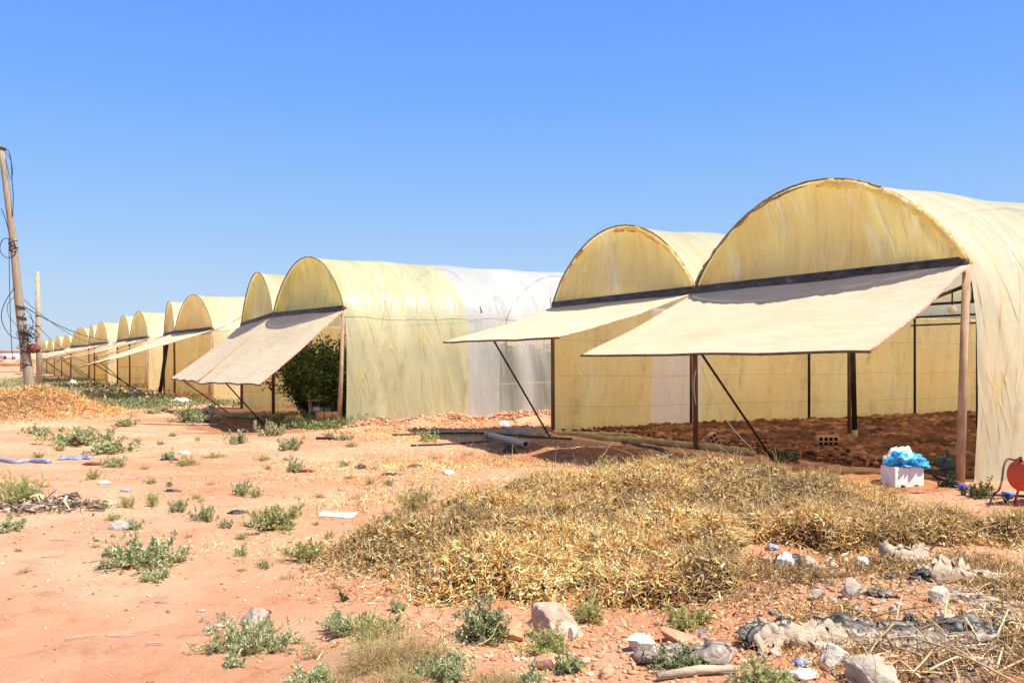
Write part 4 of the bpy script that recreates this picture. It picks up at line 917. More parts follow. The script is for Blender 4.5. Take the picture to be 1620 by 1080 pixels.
for k in range(9):
    r_ = random.Random(k + 50); cx, cy = 44 + r_.uniform(-6, 6), 532 + r_.uniform(-10, 8)
    loop('cable_loop', [pp(cx + math.cos(t) * r_.uniform(7, 15), cy + math.sin(t + k) * r_.uniform(6, 14), pb.y - .32 + .2 * math.sin(t * 2 + k)) for t in np.linspace(0, 5.6, 8)], .010)
crumple('rag_on_pole', pp(54, 556, pb.y - .1), (.42, .3, .36), M['maroon'], 8, 'maroon rag bundle hanging on the right of the leaning pole', 'rag', sub=3, flat=.8)
p2 = Vector(((63 - HX) / F * 40, 40, -.1)); D2 = p2.y
thin = empty('thin_pole', (p2.x, p2.y, 0), 'thin upright wooden pole just right of the leaning one', 'pole')
Geo().tube([p2, p2.lerp(pp(59, 430, D2), .5), pp(59, 430, D2)], [.13, .11, .09], 12).build('shaft', M['wood_grey'], thin, True)
for y_ in (500, 516, 534):
    c0 = pp(60, y_, D2); Geo().tube([c0 + Vector((math.cos(t) * .115, math.sin(t) * .115, .01)) for t in np.linspace(0, 6.3, 16)], .016, 5).build('wire_wrap', M['cable'], thin, True)
def span_cable(a_, b_, sag, r, label, n=24):
    pts = [a_.lerp(b_, k / n) - Vector((0, 0, sag * 4 * (k / n) * (1 - k / n))) for k in range(n + 1)]
    return tag(Geo().tube(pts, r, 5).build('cable', M['cable'], None, True), label, 'cable')
span_cable(pp(40, 486), Vector((-20.6, 51.3, 3.0)), .55, .016, 'thick black cable sagging from the leaning pole to the fourth greenhouse')
span_cable(pp(38, 474), Vector((-20.6, 51.3, 3.05)), .95, .010, 'upper thin black cable from the leaning pole to the fourth greenhouse')
span_cable(pp(46, 500), Vector((-20.7, 51.5, 2.9)), 1.5, .010, 'lower thin black cable hanging slack from the leaning pole')
span_cable(P2[-1] + Vector((0, 0, .3)), Vector((-15.6, 43, 2.95)), .3, .010, 'dark wire between the green greenhouse and the third greenhouse')
span_cable(P2[-1] + Vector((-.1, 0, -.1)), P1[-1] * 1 + Vector((0, 0, 20)) if False else Vector((-12.4, 38.0, 3.0)), .12, .008, 'short wire beside the left arch of the green greenhouse')

# ------------------------------------------------------------------ objects by the nearest greenhouse
# foam box
fb = at(1427, 768); rz = .18
box = empty('foam_box', fb, 'white foam box with bags on top beside the near corner post', 'box', None, rz)
def local_box(parent, c, sx_, sy_, sz_, mat, name, bevel=.006):
    me = bpy.data.meshes.new(name); bm = bmesh.new(); bmesh.ops.create_cube(bm, size=1)
    for v in bm.verts: v.co = Vector((v.co.x * sx_ + c[0], v.co.y * sy_ + c[1], v.co.z * sz_ + c[2]))
    bm.to_mesh(me); bm.free(); me.materials.append(mat); o = bpy.data.objects.new(name, me); C.objects.link(o); o.parent = parent
    if bevel: m = o.modifiers.new('b', 'BEVEL'); m.width = bevel; m.segments = 3
    return o
W_, D_, H_ = .42, .34, .27
local_box(box, (0, -D_ / 2 + .015, H_ / 2), W_, .03, H_, M['foam'], 'side'); local_box(box, (0, D_ / 2 - .015, H_ / 2), W_, .03, H_, M['foam'], 'side')
local_box(box, (-W_ / 2 + .016, 0, H_ / 2), .03, D_ - .062, H_ - .004, M['foam'], 'side'); local_box(box, (W_ / 2 - .016, 0, H_ / 2), .03, D_ - .062, H_ - .004, M['foam'], 'side')
local_box(box, (0, 0, .018), W_ - .064, D_ - .064, .03, M['foam'], 'bottom', 0)
for sx_ in (-.1, .1): local_box(box, (sx_, -D_ / 2 - .003, .02), .05, .012, .03, M['plastic_black'], 'foot_slot', .003)
crumple('white_bag', fb + Vector((.02, .08, .22)), (.46, .34, .50), M['plastic_white'], 3, 'white plastic bag stuffed in the foam box behind the blue one', 'bag', amp=.3)
crumple('blue_bag', fb + Vector((.03, -.06, .27)), (.52, .34, .32), M['plastic_blue'], 6, 'bright blue plastic bag draped over the foam box', 'bag', amp=.55, sub=4)
crumple('blue_bag_corner', fb + Vector((.24, -.08, .24)), (.18, .12, .12), M['plastic_blue'], 9, 'trailing blue corner of plastic at the right rim of the foam box', 'bag', amp=.6)
# second foam side lying left
root = at(1398, 752)
# hollow bricks
def brick(px, py, s, rot, label):
    p = at(px, py) if not isinstance(px, Vector) else px
    e = empty('hollow_brick', p, label, 'brick'); e.rotation_euler = rot; lx, lz, ly = .38 * s, .20 * s, .20 * s
    bm = bmesh.new()
    # block with real holes: grid of cells front to back
    nxh, nzh = 4, 2; cw = lx / nxh; chh = lz / nzh; tk = .018 * s
    g = Geo()
    for i in range(nxh + 1): g.box((-lx / 2 + i * cw, 0, lz / 2), tk, ly, lz)
    for j in range(nzh + 1):
        for i in range(nxh): g.box((-lx / 2 + (i + .5) * cw, 0, min(max(j * chh, tk / 2), lz - tk / 2)), cw - tk - .0008, ly - .003, tk)
    o = link('shell', np_mesh('shell', np.concatenate(g.V), np.concatenate(g.Q)), M['clay'], None, False); o.parent = e
    b = Geo(); b.box((0, .02, lz / 2), lx - .03, .01, lz - .03); o2 = link('hole_shade', np_mesh('hole_shade', np.concatenate(b.V), np.concatenate(b.Q)), M['clay_hole_shade']); o2.parent = e  # near-black plate: the shade inside the holes is put into its colour
    return e
bk = at(1124, 707); bk.z += .05; brick(bk, 0, .9, (.0, R(58), .3), 'hollow clay brick tipped up beside the front middle post')
bk2 = at(1309, 711); bk2.z += .06; brick(bk2, 0, .95, (0, 0, -.08), 'hollow clay brick lying flat on the tilled soil')
# red drum at the right edge
dc = at(1613, 800); D = dc.y; dcx = (1612 - HX) / F * D
drum = empty('red_drum', (dcx, D, dc.z), 'red metal drum tank on legs cut by the right edge', 'tank')
z0 = EYE + (HY - 752) / F * D; rr = 24 / F * D
xa = Vector((dcx, D, z0)); xb = xa + Vector((.62, .28, 0)); dr = (xb - xa).normalized()
Geo().tube([xa, xa + dr * .025, xa + dr * .05, xb - dr * .05, xb - dr * .02, xb], [rr * .82, rr * .95, rr, rr, rr * .95, rr * .8], 28).build('tank_body', M['red_paint'], drum, True)
for f in (.05, .95):
    c_ = xa.lerp(xb, f); Geo().tube([c_ - dr * .008, c_ + dr * .008], rr * 1.03, 28).build('rim', M['red_paint'], drum, True)
for f in (.2, .8):
    c_ = xa.lerp(xb, f)
    for sd_ in (-1, 1):
        n2 = Vector((-dr.y, dr.x, 0)) * sd_ * .12; Geo().tube([c_ + n2 * .8 - Vector((0, 0, rr * .8)), Vector((c_.x + n2.x * 1.4, c_.y + n2.y * 1.4, dc.z - .02))], .014, 6).build('leg', M['red_paint'], drum)
Geo().tube([xa + Vector((.02, 0, rr * .9)), xa + Vector((.02, 0, rr * 1.25))], .018, 8).build('valve', M['pipe_black'], drum)
M['hose_dark'] = noisy('dark_hose', (.05, .02, .015), (.12, .05, .035), 10, .5, .2, .002)
hose('rubber_hose', [xa + Vector((.03, 0, rr * 1.22)), pp(1606, 727, D), pp(1594, 726, D), pp(1588, 738, D - .05), pp(1585, 760, D - .1), pp(1580, 775, D - .1), at(1572, 782, .02), at(1560, 783, .02)], .012, M['hose_dark'], 'dark rubber hose arching from the red drum to the ground', 'hose')
pr = empty('irrigation_pipe', at(1560, 787), 'black irrigation pipe with blue fittings by the red drum', 'pipe')
hose('pipe', [at(1488, 766, .03), at(1505, 768, .04), at(1530, 778, .04), at(1550, 786, .04), at(1590, 788, .04), at(1640, 791, .04), at(1700, 796, .04)], .018, M['pipe_black'], parent=pr)
for (x0, y0, x1, y1, rr2) in ((1508, 768, 1517, 771, .032), (1518, 774, 1528, 778, .036), (1529, 777, 1540, 781, .03), (1586, 787, 1602, 789, .036)):
    Geo().tube([at(x0, y0, .045), at(x1, y1, .045)], rr2, 12).build('fitting', M['blue_fit'], pr, True)
for (x0, y0) in ((1524, 783), (1538, 784), (1592, 797)):
    Geo().tube([at(x0, y0, .0), at(x0, y0, .12)], .03, 10).build('valve', M['pipe_black'], pr, True)
M['hose_pink'] = noisy('pinkish_hose', (.40, .14, .12), (.55, .24, .2), 9, .5, .2, .002)
hose('short_hose', [at(1480, 757, .05), at(1492, 762, .05), at(1510, 769, .07), at(1530, 774, .05)], .013, M['hose_pink'], 'short pinkish hose joining the pipe fittings', 'hose')
# pump by the corner post
pm = at(1494, 757); pump = empty('water_pump', pm, 'dark green water pump at the foot of the near corner post', 'pump')
Geo().tube([pm + Vector((0, -.10, .22)), pm + Vector((0, .14, .22))], .085, 16).build('motor', M['pump'], pump, True)
Geo().tube([pm + Vector((0, -.13, .20)), pm + Vector((0, -.10, .20))], .11, 16).build('impeller_housing', M['pump'], pump, True)
Geo().box(pm + Vector((0, 0, .065)), .22, .30, .12).build('base', M['plastic_black'], pump, bevel=.01)
Geo().tube([pm + Vector((0, -.1, .30)), pm + Vector((0, -.1, .42))], .025, 10).build('outlet', M['pump'], pump, True)
# tarp roll, pipes
def roll(label, pix, r, seed, name='tarp_roll', mat='tarp', amp=.5):
    pts = cat_curve([at(x, y, r * .55) for x, y in pix], 12); n = len(pts)
    rs = [r * (.65 + amp * abs(nz(k * .33, seed))) * min(1, .25 + k / 5, .25 + (n - 1 - k) / 5) for k in range(n)]
    V0 = Geo().tube(pts, rs, 12); return tag(V0.build(name, M[mat], None, True), label, 'tarp' if mat == 'tarp' else 'pipe')
roll('long rolled olive tarp lying along the front of the nearest greenhouse', [(1195, 722), (1140, 713), (1080, 707), (1020, 700), (960, 697), (915, 690)], .085, 2, amp=.9)
roll('crumpled olive film edge at the foot of the far front post', [(1010, 692), (960, 690), (910, 688), (880, 688)], .07, 5, 'film_roll', amp=.7)
hose('black_hose', [at(985, 700, .03), at(1020, 708, .03), at(1050, 714, .03), at(1062, 724, .03), at(1075, 735, .03), at(1105, 747, .02)], .035, M['pipe_black'], 'thick black hose curving down from the tarp roll into the trench', 'hose')
hose('thin_black_pipe', [at(620, 690, .03), at(700, 688, .04), at(770, 689, .05), at(850, 695, .05), at(905, 697, .04)], .022, M['pipe_black'], 'thin black pipe lying before the clod ridge', 'pipe')
hose('thin_dark_pipe', [at(650, 706, .02), at(700, 704, .02), at(776, 699, .02)], .018, M['pipe_black'], 'second thin dark pipe nearer than the clod ridge pipe', 'pipe')
ga = at(770, 691, .06); gb_ = at(832, 711, .10); gp = empty('grey_pipe', at(800, 700), 'thick grey pipe with an open end lying on the straw', 'pipe')
g = Geo().tube([ga, ga.lerp(gb_, .5), gb_], .065, 18, False); g.tube([gb_, ga], .052, 18, False); g.build('tube', M['pipe_grey'], gp, True)
nn = (gb_ - ga).normalized(); ringv = []
s1 = nn.cross(Vector((0, 0, 1))).normalized(); s2 = s1.cross(nn)
V = [gb_ + (s1 * math.cos(t) + s2 * math.sin(t)) * r0 for r0 in (.065, .052) for t in np.linspace(0, 2 * math.pi, 18, endpoint=False)]
g = Geo().add([tuple(v) for v in V], [(j, (j + 1) % 18, 18 + (j + 1) % 18, 18 + j) for j in range(18)]); g.build('rim', M['pipe_grey'], gp)
Geo().tube([ga.lerp(gb_, .06), ga.lerp(gb_, .10)], .075, 16).build('coupling', M['rust_pale'], gp, True)
crumple('pipe_shadow_lump', at(806, 716), (.24, .2, .22), M['plastic_black'], 13, 'black lump standing for the shadow under the open end of the grey pipe', 'rag', sub=3)  # black lump added where the pipe's shadow falls
crumple('white_sack', at(828, 690), (.95, .5, .42), M['sheet_beige'], 14, 'large whitish sack slumped behind the grey pipe', 'sack', amp=.25)
crumple('white_bag', at(797, 674), (.26, .2, .24), M['plastic_white'], 15, 'small crumpled white bag on the clod ridge', 'bag', sub=3)
sheet('cream_board', at(905, 707), 1.3, .7, .02, M['sheet_beige'], 3, 'cream flat sheet on the ground by the open pipe', 'sheet', rz=.25, ragged=.3)
hose('pale_rope', [pp(1110, 580, 17.3), pp(1130, 630, 16.9), pp(1155, 672, 16.5), at(1195, 720, .05)], .008, M['string'], 'pale slack rope from the awning down to the tarp roll', 'rope')
hose('hanging_cord', [pp(1101, 585, 17.4), pp(1098, 605, 17.35), pp(1099, 625, 17.35), pp(1101, 640, 17.4)], .008, M['string'], 'short cord hanging on the front middle post', 'cord')

# ------------------------------------------------------------------ litter and stones on the left sand
sheet('foam_sheet', at(535, 814), 56 / F * at(535, 814).y, .30, .015, M['foam'], 2, 'flat white foam sheet on the sand in the middle', 'foam sheet', rz=.0, ragged=.12)
rock('grey_stone', at(404, 988), (.20, .16, .13), M['rock_grey'], 11, 'rough brown-grey stone with a black rag above the silvery weed')
crumple('black_rag', at(421, 970), (.07, .05, .05), M['plastic_black'], 12, 'scrap of black plastic on the rough grey stone', 'rag', sub=3)
crumple('white_rag', at(352, 993), (.20, .09, .06), M['sheet_beige'], 13, 'torn white rag left of the rough grey stone', 'rag', rz=.4)
crumple('white_scrap', at(329, 997), (.06, .05, .04), M['plastic_white'], 14, 'white scrap at the left tip of the torn rag', 'litter', sub=3)
hose('blue_strip', [at(-30, 728, .03), at(5, 730, .03), at(25, 733, .02), at(50, 731, .03), at(78, 733, .03)], .045, M['rag_blue'], 'twisted blue plastic strip at the left edge', 'plastic strip')
sheet('blue_grey_rag', at(120, 726), .52, .28, .07, M['rag_blue'], 5, 'blue-grey plastic rag right of the blue strip', 'rag', n=(24, 12))
crumple('blue_wrapper', at(199, 777), (.12, .09, .06), M['rag_blue'], 16, 'tiny blue wrapper on the sand', 'wrapper', sub=3)
crumple('clear_bag', at(188, 836), (.20, .16, .14), M['film_clear'], 17, 'clear plastic bag beside a grey-green tuft', 'bag')
crumple('white_bag', at(86, 793), (.26, .16, .08), M['plastic_white'], 18, 'white plastic scrap by the debris at the left', 'litter', rz=.5)
crumple('black_rag', at(106, 787), (.18, .10, .07), M['plastic_black'], 19, 'black plastic scrap behind the debris at the left', 'rag', rz=.6, sub=3)
crumple('black_rag', at(375, 812), (.19, .10, .07), M['plastic_black'], 20, 'black plastic scrap left of the rounded olive bush', 'rag', sub=3)
crumple('black_rag', at(618, 752), (.30, .16, .07), M['plastic_black'], 21, 'flat black plastic scrap above the vine pile', 'rag', sub=3)
crumple('black_rag', at(657, 738), (.22, .14, .07), M['plastic_black'], 22, 'dark plastic scrap right of the flat black one', 'rag', sub=3)
crumple('black_rag', at(570, 741), (.18, .12, .12), M['plastic_black'], 23, 'small dark bag left of the flat black scrap', 'rag', sub=3)
crumple('black_rag', at(273, 777), (.20, .09, .05), M['plastic_black'], 24, 'dark scrap on the sand right of the blue wrapper', 'rag', sub=3)
crumple('black_rag', at(268, 727), (.30, .14, .06), M['plastic_black'], 25, 'dark rag under a tuft below the awning shadow', 'rag', sub=3)
crumple('brown_rag', at(478, 746), (.36, .14, .07), M['maroon'], 26, 'reddish brown twisted rag in front of the green greenhouse', 'rag', sub=4, amp=.7)
crumple('brown_rag', at(148, 735), (.32, .12, .08), M['maroon'], 27, 'reddish brown rag below the heap patches', 'rag', sub=3)
crumple('white_bag', at(292, 718), (.20, .14, .10), M['plastic_white'], 28, 'small round white bag on the sand below the awning shadow', 'bag', sub=3)
crumple('white_bag', at(165, 765), (.18, .12, .08), M['plastic_white'], 29, 'small white scrap left of the blue wrapper', 'litter', sub=3)
crumple('white_bag', at(710, 750), (.16, .14, .12), M['plastic_white'], 30, 'small white scrap at the back edge of the vine pile', 'litter', sub=3)
crumple('white_bag', at(730, 896, .10), (.20, .05, .04), M['plastic_white'], 31, 'white plastic strip in the front of the vine pile', 'litter', sub=3)
crumple('grey_scrap', at(319, 966), (.06, .04, .02), M['pipe_grey'], 32, 'tiny grey scrap above the torn white rag', 'litter', sub=2)
def stick(px, py, L, ang, r, label, mat='sheet_beige', grp=None, up=.008, tilt=.02):
    p = at(px, py, up + r); d = Vector((math.cos(ang) * L / 2, math.sin(ang) * L / 2, tilt * L))
    pts = [p - d, p - d * .3 + Vector((0, .02 * L, .01 * L)), p + d * .4 + Vector((0, -.015 * L, 0)), p + d]
    return tag(Geo().tube(cat_curve(pts, 3), [r * (1.05 - .05 * k) for k in range(10)], 6).build('stick', M[mat], None, True), label, 'stick', grp)
for i, (x, y, L, an_) in enumerate(((188, 1008, .16, .1), (127, 1010, .16, .5), (97, 856, .22, -.1), (87, 882, .22, .05), (257, 954, .10, 0), (245, 1020, .10, -.1))):
    stick(x, y, L, an_, .005, 'short bleached stick on the bare sand at lower left', grp='bleached sticks on the sand')
for i, (x0, y0, x1, y1) in enumerate(((215, 671, 345, 673), (500, 695, 545, 696))):
    hose('dark_rod', [at(x0, y0, .03), at((x0 + x1) / 2, (y0 + y1) / 2, .03), at(x1, y1, .03)], .028, M['wood_grey' if i == 0 else 'steel_dark'], ['long dark rod lying on the sand in front of the green greenhouse', 'short dark rod at the corner post of the green greenhouse'][i], 'rod')
# debris heap at left: twigs
cl = Cloud(); xy = np.stack([rng.normal(at(70, 803).x, .32, 500), rng.normal(at(70, 803).y, .22, 500)], 1); n = len(xy)
P_ = np.stack([xy[:, 0], xy[:, 1], H(xy[:, 0], xy[:, 1]) + rng.random(n) * .07], 1)
V, Q, Cc = curls(P_, unit(rand_dir(n) * np.array([1, 1, .3])), rng.uniform(.06, .22, n), rng.uniform(.01, .035, n), mixcol(n, [(.50, .40, .28), (.66, .56, .42), (.22, .15, .10), (.08, .06, .05)])); cl.add(V, Q, None, Cc)
tag(link('husk_debris', cl.mesh('husk_debris'), M['straw']), 'grey-brown husks and dead leaves heaped at the left edge', 'debris', None, 'stuff')

# ------------------------------------------------------------------ foreground stones
rock('red_stone', at(806, 1012), (.22, .18, .19), M['rock_red'], 101, 'reddish boulder between the dark bush and the pink stone')
rock('pink_stone', at(876, 1006), (.32, .24, .20), M['rock_pink'], 102, 'large flat-topped pink stone behind the feathery bush')
rock('pale_stone', at(905, 1012), (.10, .10, .15), M['rock_white'], 103, 'narrow pale stone at the right of the pink stone')
rock('small_red_stone', at(863, 1056), (.17, .15, .10), M['rock_red'], 104, 'small red stone near the bottom between green weeds')
rock('white_stone', at(1015, 1024), (.20, .14, .10), M['rock_white'], 105, 'smooth whitish stone left of the folded grey sheet')
rock('red_stone', at(1070, 1013), (.22, .14, .09), M['rock_red'], 106, 'flat reddish stone right of the smooth whitish stone')
rock('white_stone', at(1112, 1006), (.07, .07, .07), M['rock_white'], 107, 'little white stone beside the flat reddish stone')
rock('brown_stone', at(958, 1070), (.09, .08, .06), M['rock_red'], 108, 'small brown stone on the pale grit at the bottom')
rock('small_stone', at(925, 1050), (.06, .05, .04), M['rock_pink'], 109, 'pebble-sized stone right of the green weed')
sheet('grey_sheet', at(1080, 1046), .50, .20, .10, M['sheet_grey'], 7, 'folded grey plastic sheet over a weed in the foreground', 'plastic sheet', rz=-.12, n=(50, 20))
sheet('shadow_sheet', at(1430, 1020), 1.0, .24, .15, M['plastic_black'], 33, 'black sheet added as shadow under the long dark grey sheet', 'plastic sheet', rz=-.03)  # black sheets added for the dark shadow gaps of the crumpled sheets
sheet('shadow_sheet', at(1250, 1018), .6, .2, .13, M['plastic_black'], 34, 'black strip added as shadow behind the torn tan sheet', 'plastic sheet', rz=.3)
tag(Geo().tube([at(1040, 1078, .03), at(1110, 1068, .03), at(1170, 1066, .03)], [.02, .025, .012], 7).build('pale_branch', M['sheet_beige'], None, True), 'flat pale stick at the bottom below the grey sheet', 'stick')
# rubble at lower right
rock('concrete_lump', at(1378, 1088), (.27, .22, .21), M['concrete'], 120, 'large rough concrete lump at the bottom edge', 'concrete lump', cuts=7, sub=5)
rock('white_rubble', at(1312, 1056), (.17, .13, .12), M['rock_white'], 121, 'whitish broken block left of the large concrete lump', 'rubble')
rock('grey_stone', at(1292, 946), (.08, .07, .06), M['rock_grey'], 122, 'small grey cut stone on the bare patch of the rubble')
rock('grey_stone', at(1345, 946), (.11, .09, .13), M['rock_grey'], 123, 'tilted grey stone right of the small cut stone')
rock('white_stone', at(1362, 935), (.10, .08, .06), M['rock_white'], 124, 'white chip leaning on the tilted grey stone')
rock('pale_stone', at(1366, 902), (.10, .08, .13), M['rock_white'], 125, 'upright pale stone below the vine pile')
rock('pale_stone', at(1487, 955), (.11, .09, .11), M['rock_white'], 126, 'pale rubble stone at the right of the white scrap')
rock('pink_stone', at(1498, 985), (.16, .13, .08), M['rock_pink'], 127, 'purplish flat stone in the right rubble')
rock('white_stone', at(1421, 962), (.06, .05, .05), M['rock_white'], 128, 'small white chip in the middle of the rubble')
rock('red_stone', at(1424, 1062), (.15, .12, .14), M['rock_red'], 129, 'reddish stone right of the concrete lump')
rock('pink_stone', at(1215, 893), (.13, .11, .09), M['rock_pink'], 130, 'pinkish stone at the left of the black bag')
for i in range(9):  # dark pieces added to stand for the shadows in the rubble
    r_ = random.Random(i + 700); x, y = [(1300, 985), (1330, 1005), (1395, 940), (1440, 985), (1560, 1020), (1480, 1060), (1345, 965), (1240, 985), (1590, 985)][i]
    crumple('scrap_and_shade', at(x, y), (r_.uniform(.10, .2), r_.uniform(.07, .12), r_.uniform(.05, .09)), M['plastic_black' if i % 2 else 'sheet_grey'], 800 + i, 'dark scrap added for the shadows in the lower right rubble', 'litter', 'dark scraps added for shadow in the lower right rubble', rz=r_.uniform(0, 3), amp=.6)
for i in range(120):
    r_ = random.Random(i + 400); x = r_.uniform(1220, 1610); y = r_.uniform(890, 1075)
    s_ = r_.uniform(.018, .05) if i % 4 else r_.uniform(.05, .085); rock('rubble_chip', at(x, y), (s_ * 1.3, s_, s_ * .8), M[r_.choice(['rock_pink', 'rock_red', 'rock_white', 'rock_grey'])], 500 + i, 'small broken rubble chip strewn in the lower right corner', 'rubble', 'rubble chips in the lower right corner', rz=r_.uniform(0, 6), sub=3)
crumple('black_bag', at(1250, 900), (.26, .18, .20), M['plastic_black'], 51, 'black and white crushed bag left in the rubble', 'bag')
crumple('white_bag', at(1243, 906, .03), (.14, .12, .20), M['plastic_white'], 52, 'white crushed bag against the black one', 'bag')
crumple('grey_rag', at(1276, 898), (.20, .16, .14), M['sheet_beige'], 53, 'beige rag right of the black and white bags', 'rag')
crumple('dark_wrapper', at(1222, 868), (.12, .10, .08), M['rag_blue'], 54, 'dark blue-grey wrapper at the front foot of the pile', 'wrapper', sub=3)
sheet('pale_rag', at(1432, 888), .36, .20, .14, M['sheet_beige'], 11, 'pale folded rag under the edge of the vine pile', 'rag', rz=-.2, n=(30, 16))
crumple('black_bag', at(1465, 918), (.22, .16, .13), M['plastic_black'], 55, 'crumpled black bag in the right of the rubble', 'bag')
crumple('scrap_and_shade', at(1412, 914), (.13, .08, .07), M['plastic_black'], 56, 'small black scrap left of the crumpled black bag', 'litter', sub=3)
sheet('white_plastic', at(1520, 925), .5, .18, .15, M['sheet_beige'], 12, 'whitish stiff plastic piece pointing right in the rubble', 'plastic', rz=.35, n=(30, 14))
sheet('beige_rag', at(1494, 915), .34, .2, .15, M['sheet_beige'], 13, 'beige rag beside the crumpled black bag', 'rag', n=(26, 14))
for i, (x, y, L, w_, an_) in enumerate(((1560, 955, .50, .10, -.5), (1590, 945, .62, .10, -.55), (1575, 965, .5, .08, -.9), (1530, 995, .34, .10, -.6))):
    sheet('bleached_husk', at(x, y), L, w_, .06, M['sheet_beige' if i < 3 else 'sheet_grey'], 60 + i, ['inner long bleached husk on the right rubble', 'outer long bleached husk on the right rubble', 'steep bleached husk on the right rubble', 'grey husk below the long bleached ones'][i], 'husk', rz=an_, n=(30, 8))
sheet('dark_sheet', at(1436, 1028), .90, .30, .16, M['sheet_grey'], 21, 'long crumpled dark grey plastic sheet behind the concrete lump', 'plastic sheet', rz=-.05, n=(70, 24), dirn=1.5)
sheet('tan_sheet', at(1262, 1026), .55, .28, .17, M['sheet_beige'], 22, 'torn tan plastic sheet left of the dark one', 'plastic sheet', rz=.08, n=(50, 24))
crumple('blue_wrapper', at(1266, 1052), (.09, .07, .07), M['rag_blue'], 57, 'blue printed wrapper under the tan sheet', 'wrapper', sub=3)
crumple('pale_wrapper', at(1270, 1070), (.14, .10, .07), M['plastic_white'], 58, 'pale bluish wrapper below the blue one', 'wrapper', sub=3)
sheet('brown_sheet', at(1520, 1082), .42, .16, .05, M['sheet_brown'], 23, 'brown leathery scrap at the bottom edge', 'scrap', rz=.3, n=(24, 12))
M['stalk_tan'] = noisy('tan_stalk', (.42, .28, .13), (.60, .44, .24), 12, .9, .3, .003)
M['stalk_brown'] = noisy('brown_stalk', (.18, .10, .05), (.32, .20, .10), 12, .9, .3, .003)
M['stalk_pale'] = noisy('pale_stalk', (.60, .48, .30), (.74, .62, .42), 12, .9, .3, .003)
cl = Cloud()
straw_layer(cl, sample(24000, 1.2, 4.4, 4.6, 7.6, lambda x, y: np.clip((bell(seg(x, y, 1.5, 6.9, 4.0, 7.0), .45) + bell(seg(x, y, 2.3, 6.2, 3.6, 6.0), .45) + .6 * bell(seg(x, y, 1.6, 5.3, 2.9, 5.1), .4)) * (.60 + 1.1 * vnoise(x, y, 2.4, 71)), 0, 1)), .045, STRAW[:2] + [(.46, .26, .11), (.30, .16, .07), (.16, .085, .04), (.66, .50, .30)], None, .035, .009, .35, .16, .0, .4, .5)
tag(link('rubble_straw', cl.mesh('rubble_straw'), M['straw']), 'brown broken straw matted between the stones of the lower right rubble', 'straw', None, 'stuff')
cl = Cloud(); n = 800
xy = sample(n, 1.5, 3.6, 4.4, 6.4, lambda x, y: np.clip(bell(seg(x, y, 2.0, 4.85, 3.0, 4.95), .28) + .5 * bell(seg(x, y, 2.9, 5.3, 3.4, 6.0), .4), 0, 1))
P_ = np.stack([xy[:, 0], xy[:, 1], H(xy[:, 0], xy[:, 1]) + rng.random(n) * .10], 1)
V, Q, Cc, _ = stalks(P_, unit(rand_dir(n) * np.array([1, 1, .4])), rng.uniform(.10, .38, n), rng.uniform(.0015, .0045, n), mixcol(n, [(.60, .44, .22), (.42, .27, .12), (.22, .12, .05), (.72, .58, .34)]), 6, .25, .02); cl.add(V, Q, None, Cc)
tag(link('stalk_tangle', cl.mesh('stalk_tangle'), M['straw']), 'tangle of thin dry stalks in the lower right corner', 'stalk tangle', None, 'stuff')
for i in range(60):
    r_ = random.Random(i + 900); x = r_.uniform(1380, 1625); y = r_.uniform(985, 1090); 
    p = at(x, y, .04 + r_.random() * .07); L = r_.uniform(.12, .42); an_ = r_.uniform(-.3, 2.2); d = Vector((math.cos(an_) * L / 2, math.sin(an_) * L / 2, r_.uniform(-.04, .10)))
    tag(Geo().tube(cat_curve([p - d, p + Vector((0, r_.uniform(-.02, .02), .01)), p + d], 4), [.007 - .0004 * k for k in range(9)], 6).build('stalk', M[('stalk_tan', 'stalk_brown', 'stalk_tan', 'stalk_pale')[i % 4]], None, True), 'thick dry stalk in the tangle at the lower right corner', 'stalk', 'thick dry stalks in the lower right corner')

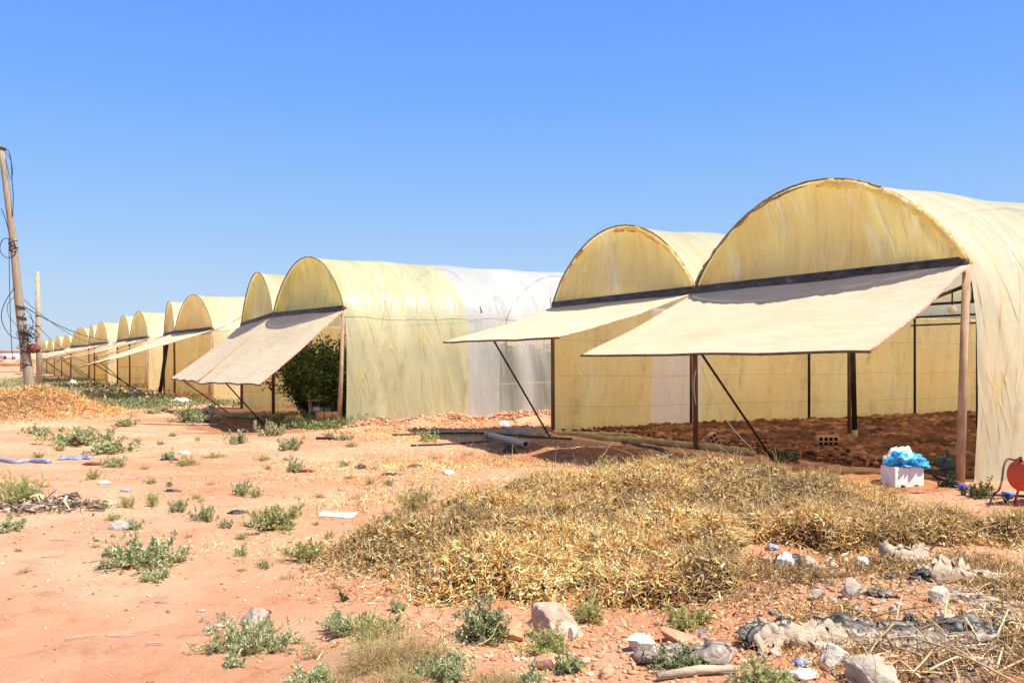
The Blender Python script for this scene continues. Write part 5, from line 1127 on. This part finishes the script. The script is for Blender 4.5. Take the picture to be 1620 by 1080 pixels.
# ------------------------------------------------------------------ far objects
bs = at(217, 628); bk = empty('metal_basin', bs, 'pale metal basin upside down by the third greenhouse', 'basin')
Geo().tube([bs + Vector((0, 0, .0)), bs + Vector((0, 0, .04)), bs + Vector((0, 0, .42)), bs + Vector((0, 0, .50))], [.40, .36, .33, .26], 20).build('body', M['pipe_grey'], bk, True)
Geo().tube([bs + Vector((math.cos(t) * .40, math.sin(t) * .40, .02)) for t in np.linspace(0, 6.29, 24)], .02, 6).build('rim', M['pipe_grey'], bk, True)
crumple('white_cloth', at(287, 640), (.85, .5, .42), M['plastic_white'], 71, 'crumpled white cloth on the ground before the third greenhouse', 'cloth', amp=.6)
crumple('white_jug', at(115, 611), (.5, .4, .8), M['plastic_white'], 72, 'white plastic jug by the weeds right of the poles', 'jug', sub=3)
crumple('white_sack', at(240, 634), (.9, .5, .3), M['sheet_beige'], 73, 'pale flat sack right of the metal basin', 'sack')
crumple('pink_rag', at(333, 645), (.3, .25, .25), M['rock_pink'], 74, 'pinkish rag left of the leaning post of the green greenhouse', 'rag', sub=3)
for i, (x0, y0, x1, y1, lb) in enumerate(((252, 628, 264, 545, 'thick dark slanting post under the third greenhouse awning'),)):
    a_ = at(x0, y0, -.05); Geo()
    tag(Geo().tube([a_, pp(x1, y1, a_.y + .4)], .09, 8).build('slanting_post', M['steel_dark'], None, True), lb, 'post')
# far wall and buildings on the horizon
wl = Geo(); X0 = -260; wl.box((-210, 330, 1.2), 190, .4, 2.4); tag(wl.build('far_wall', M['far_wall'], None), 'long low orange wall on the horizon at the left edge', 'wall')
for i, (x, w_, h_, lb) in enumerate(((-285, 16, 7, 'small white house on the horizon at the left edge'), (-262, 10, 5, 'lower white house on the horizon beside the first'))):
    e = empty('far_house', (x + 30, 480, 0), lb, 'house')
    Geo().box((x + 30, 480, h_ / 2), w_, 8, h_).build('wall', M['far_white'], e); Geo().box((x + 30, 480, h_ + .2), w_ + .6, 8.6, .4).build('roof', M['far_wall'], e)
    for k in (-.3, 0, .3): Geo().box((x + 30 + k * w_, 475.95, h_ * .55), 1.2, .12, 1.4).build('window', M['steel_dark'], e)
cl = Cloud(); n = 3000
xs = rng.uniform(-420, -120, n); P_ = np.stack([xs, np.full(n, 520.) + rng.normal(0, 6, n), rng.random(n) * (2.5 + 2.5 * np.abs(np.sin(xs * .07)) * (vnoise(xs, xs * 0, .05, 77) > -.1))], 1)
V, T, Cc = leaves(P_, rand_dir(n), rng.uniform(.8, 2, n), rng.uniform(.6, 1.4, n), mixcol(n, [(.10, .13, .07), (.16, .19, .10)])); cl.add(V, None, T, Cc)
tag(link('far_trees', cl.mesh('far_trees'), M['leafy']), 'thin line of far trees on the horizon at left', 'trees', None, 'stuff')
print('objects', len(bpy.data.objects))
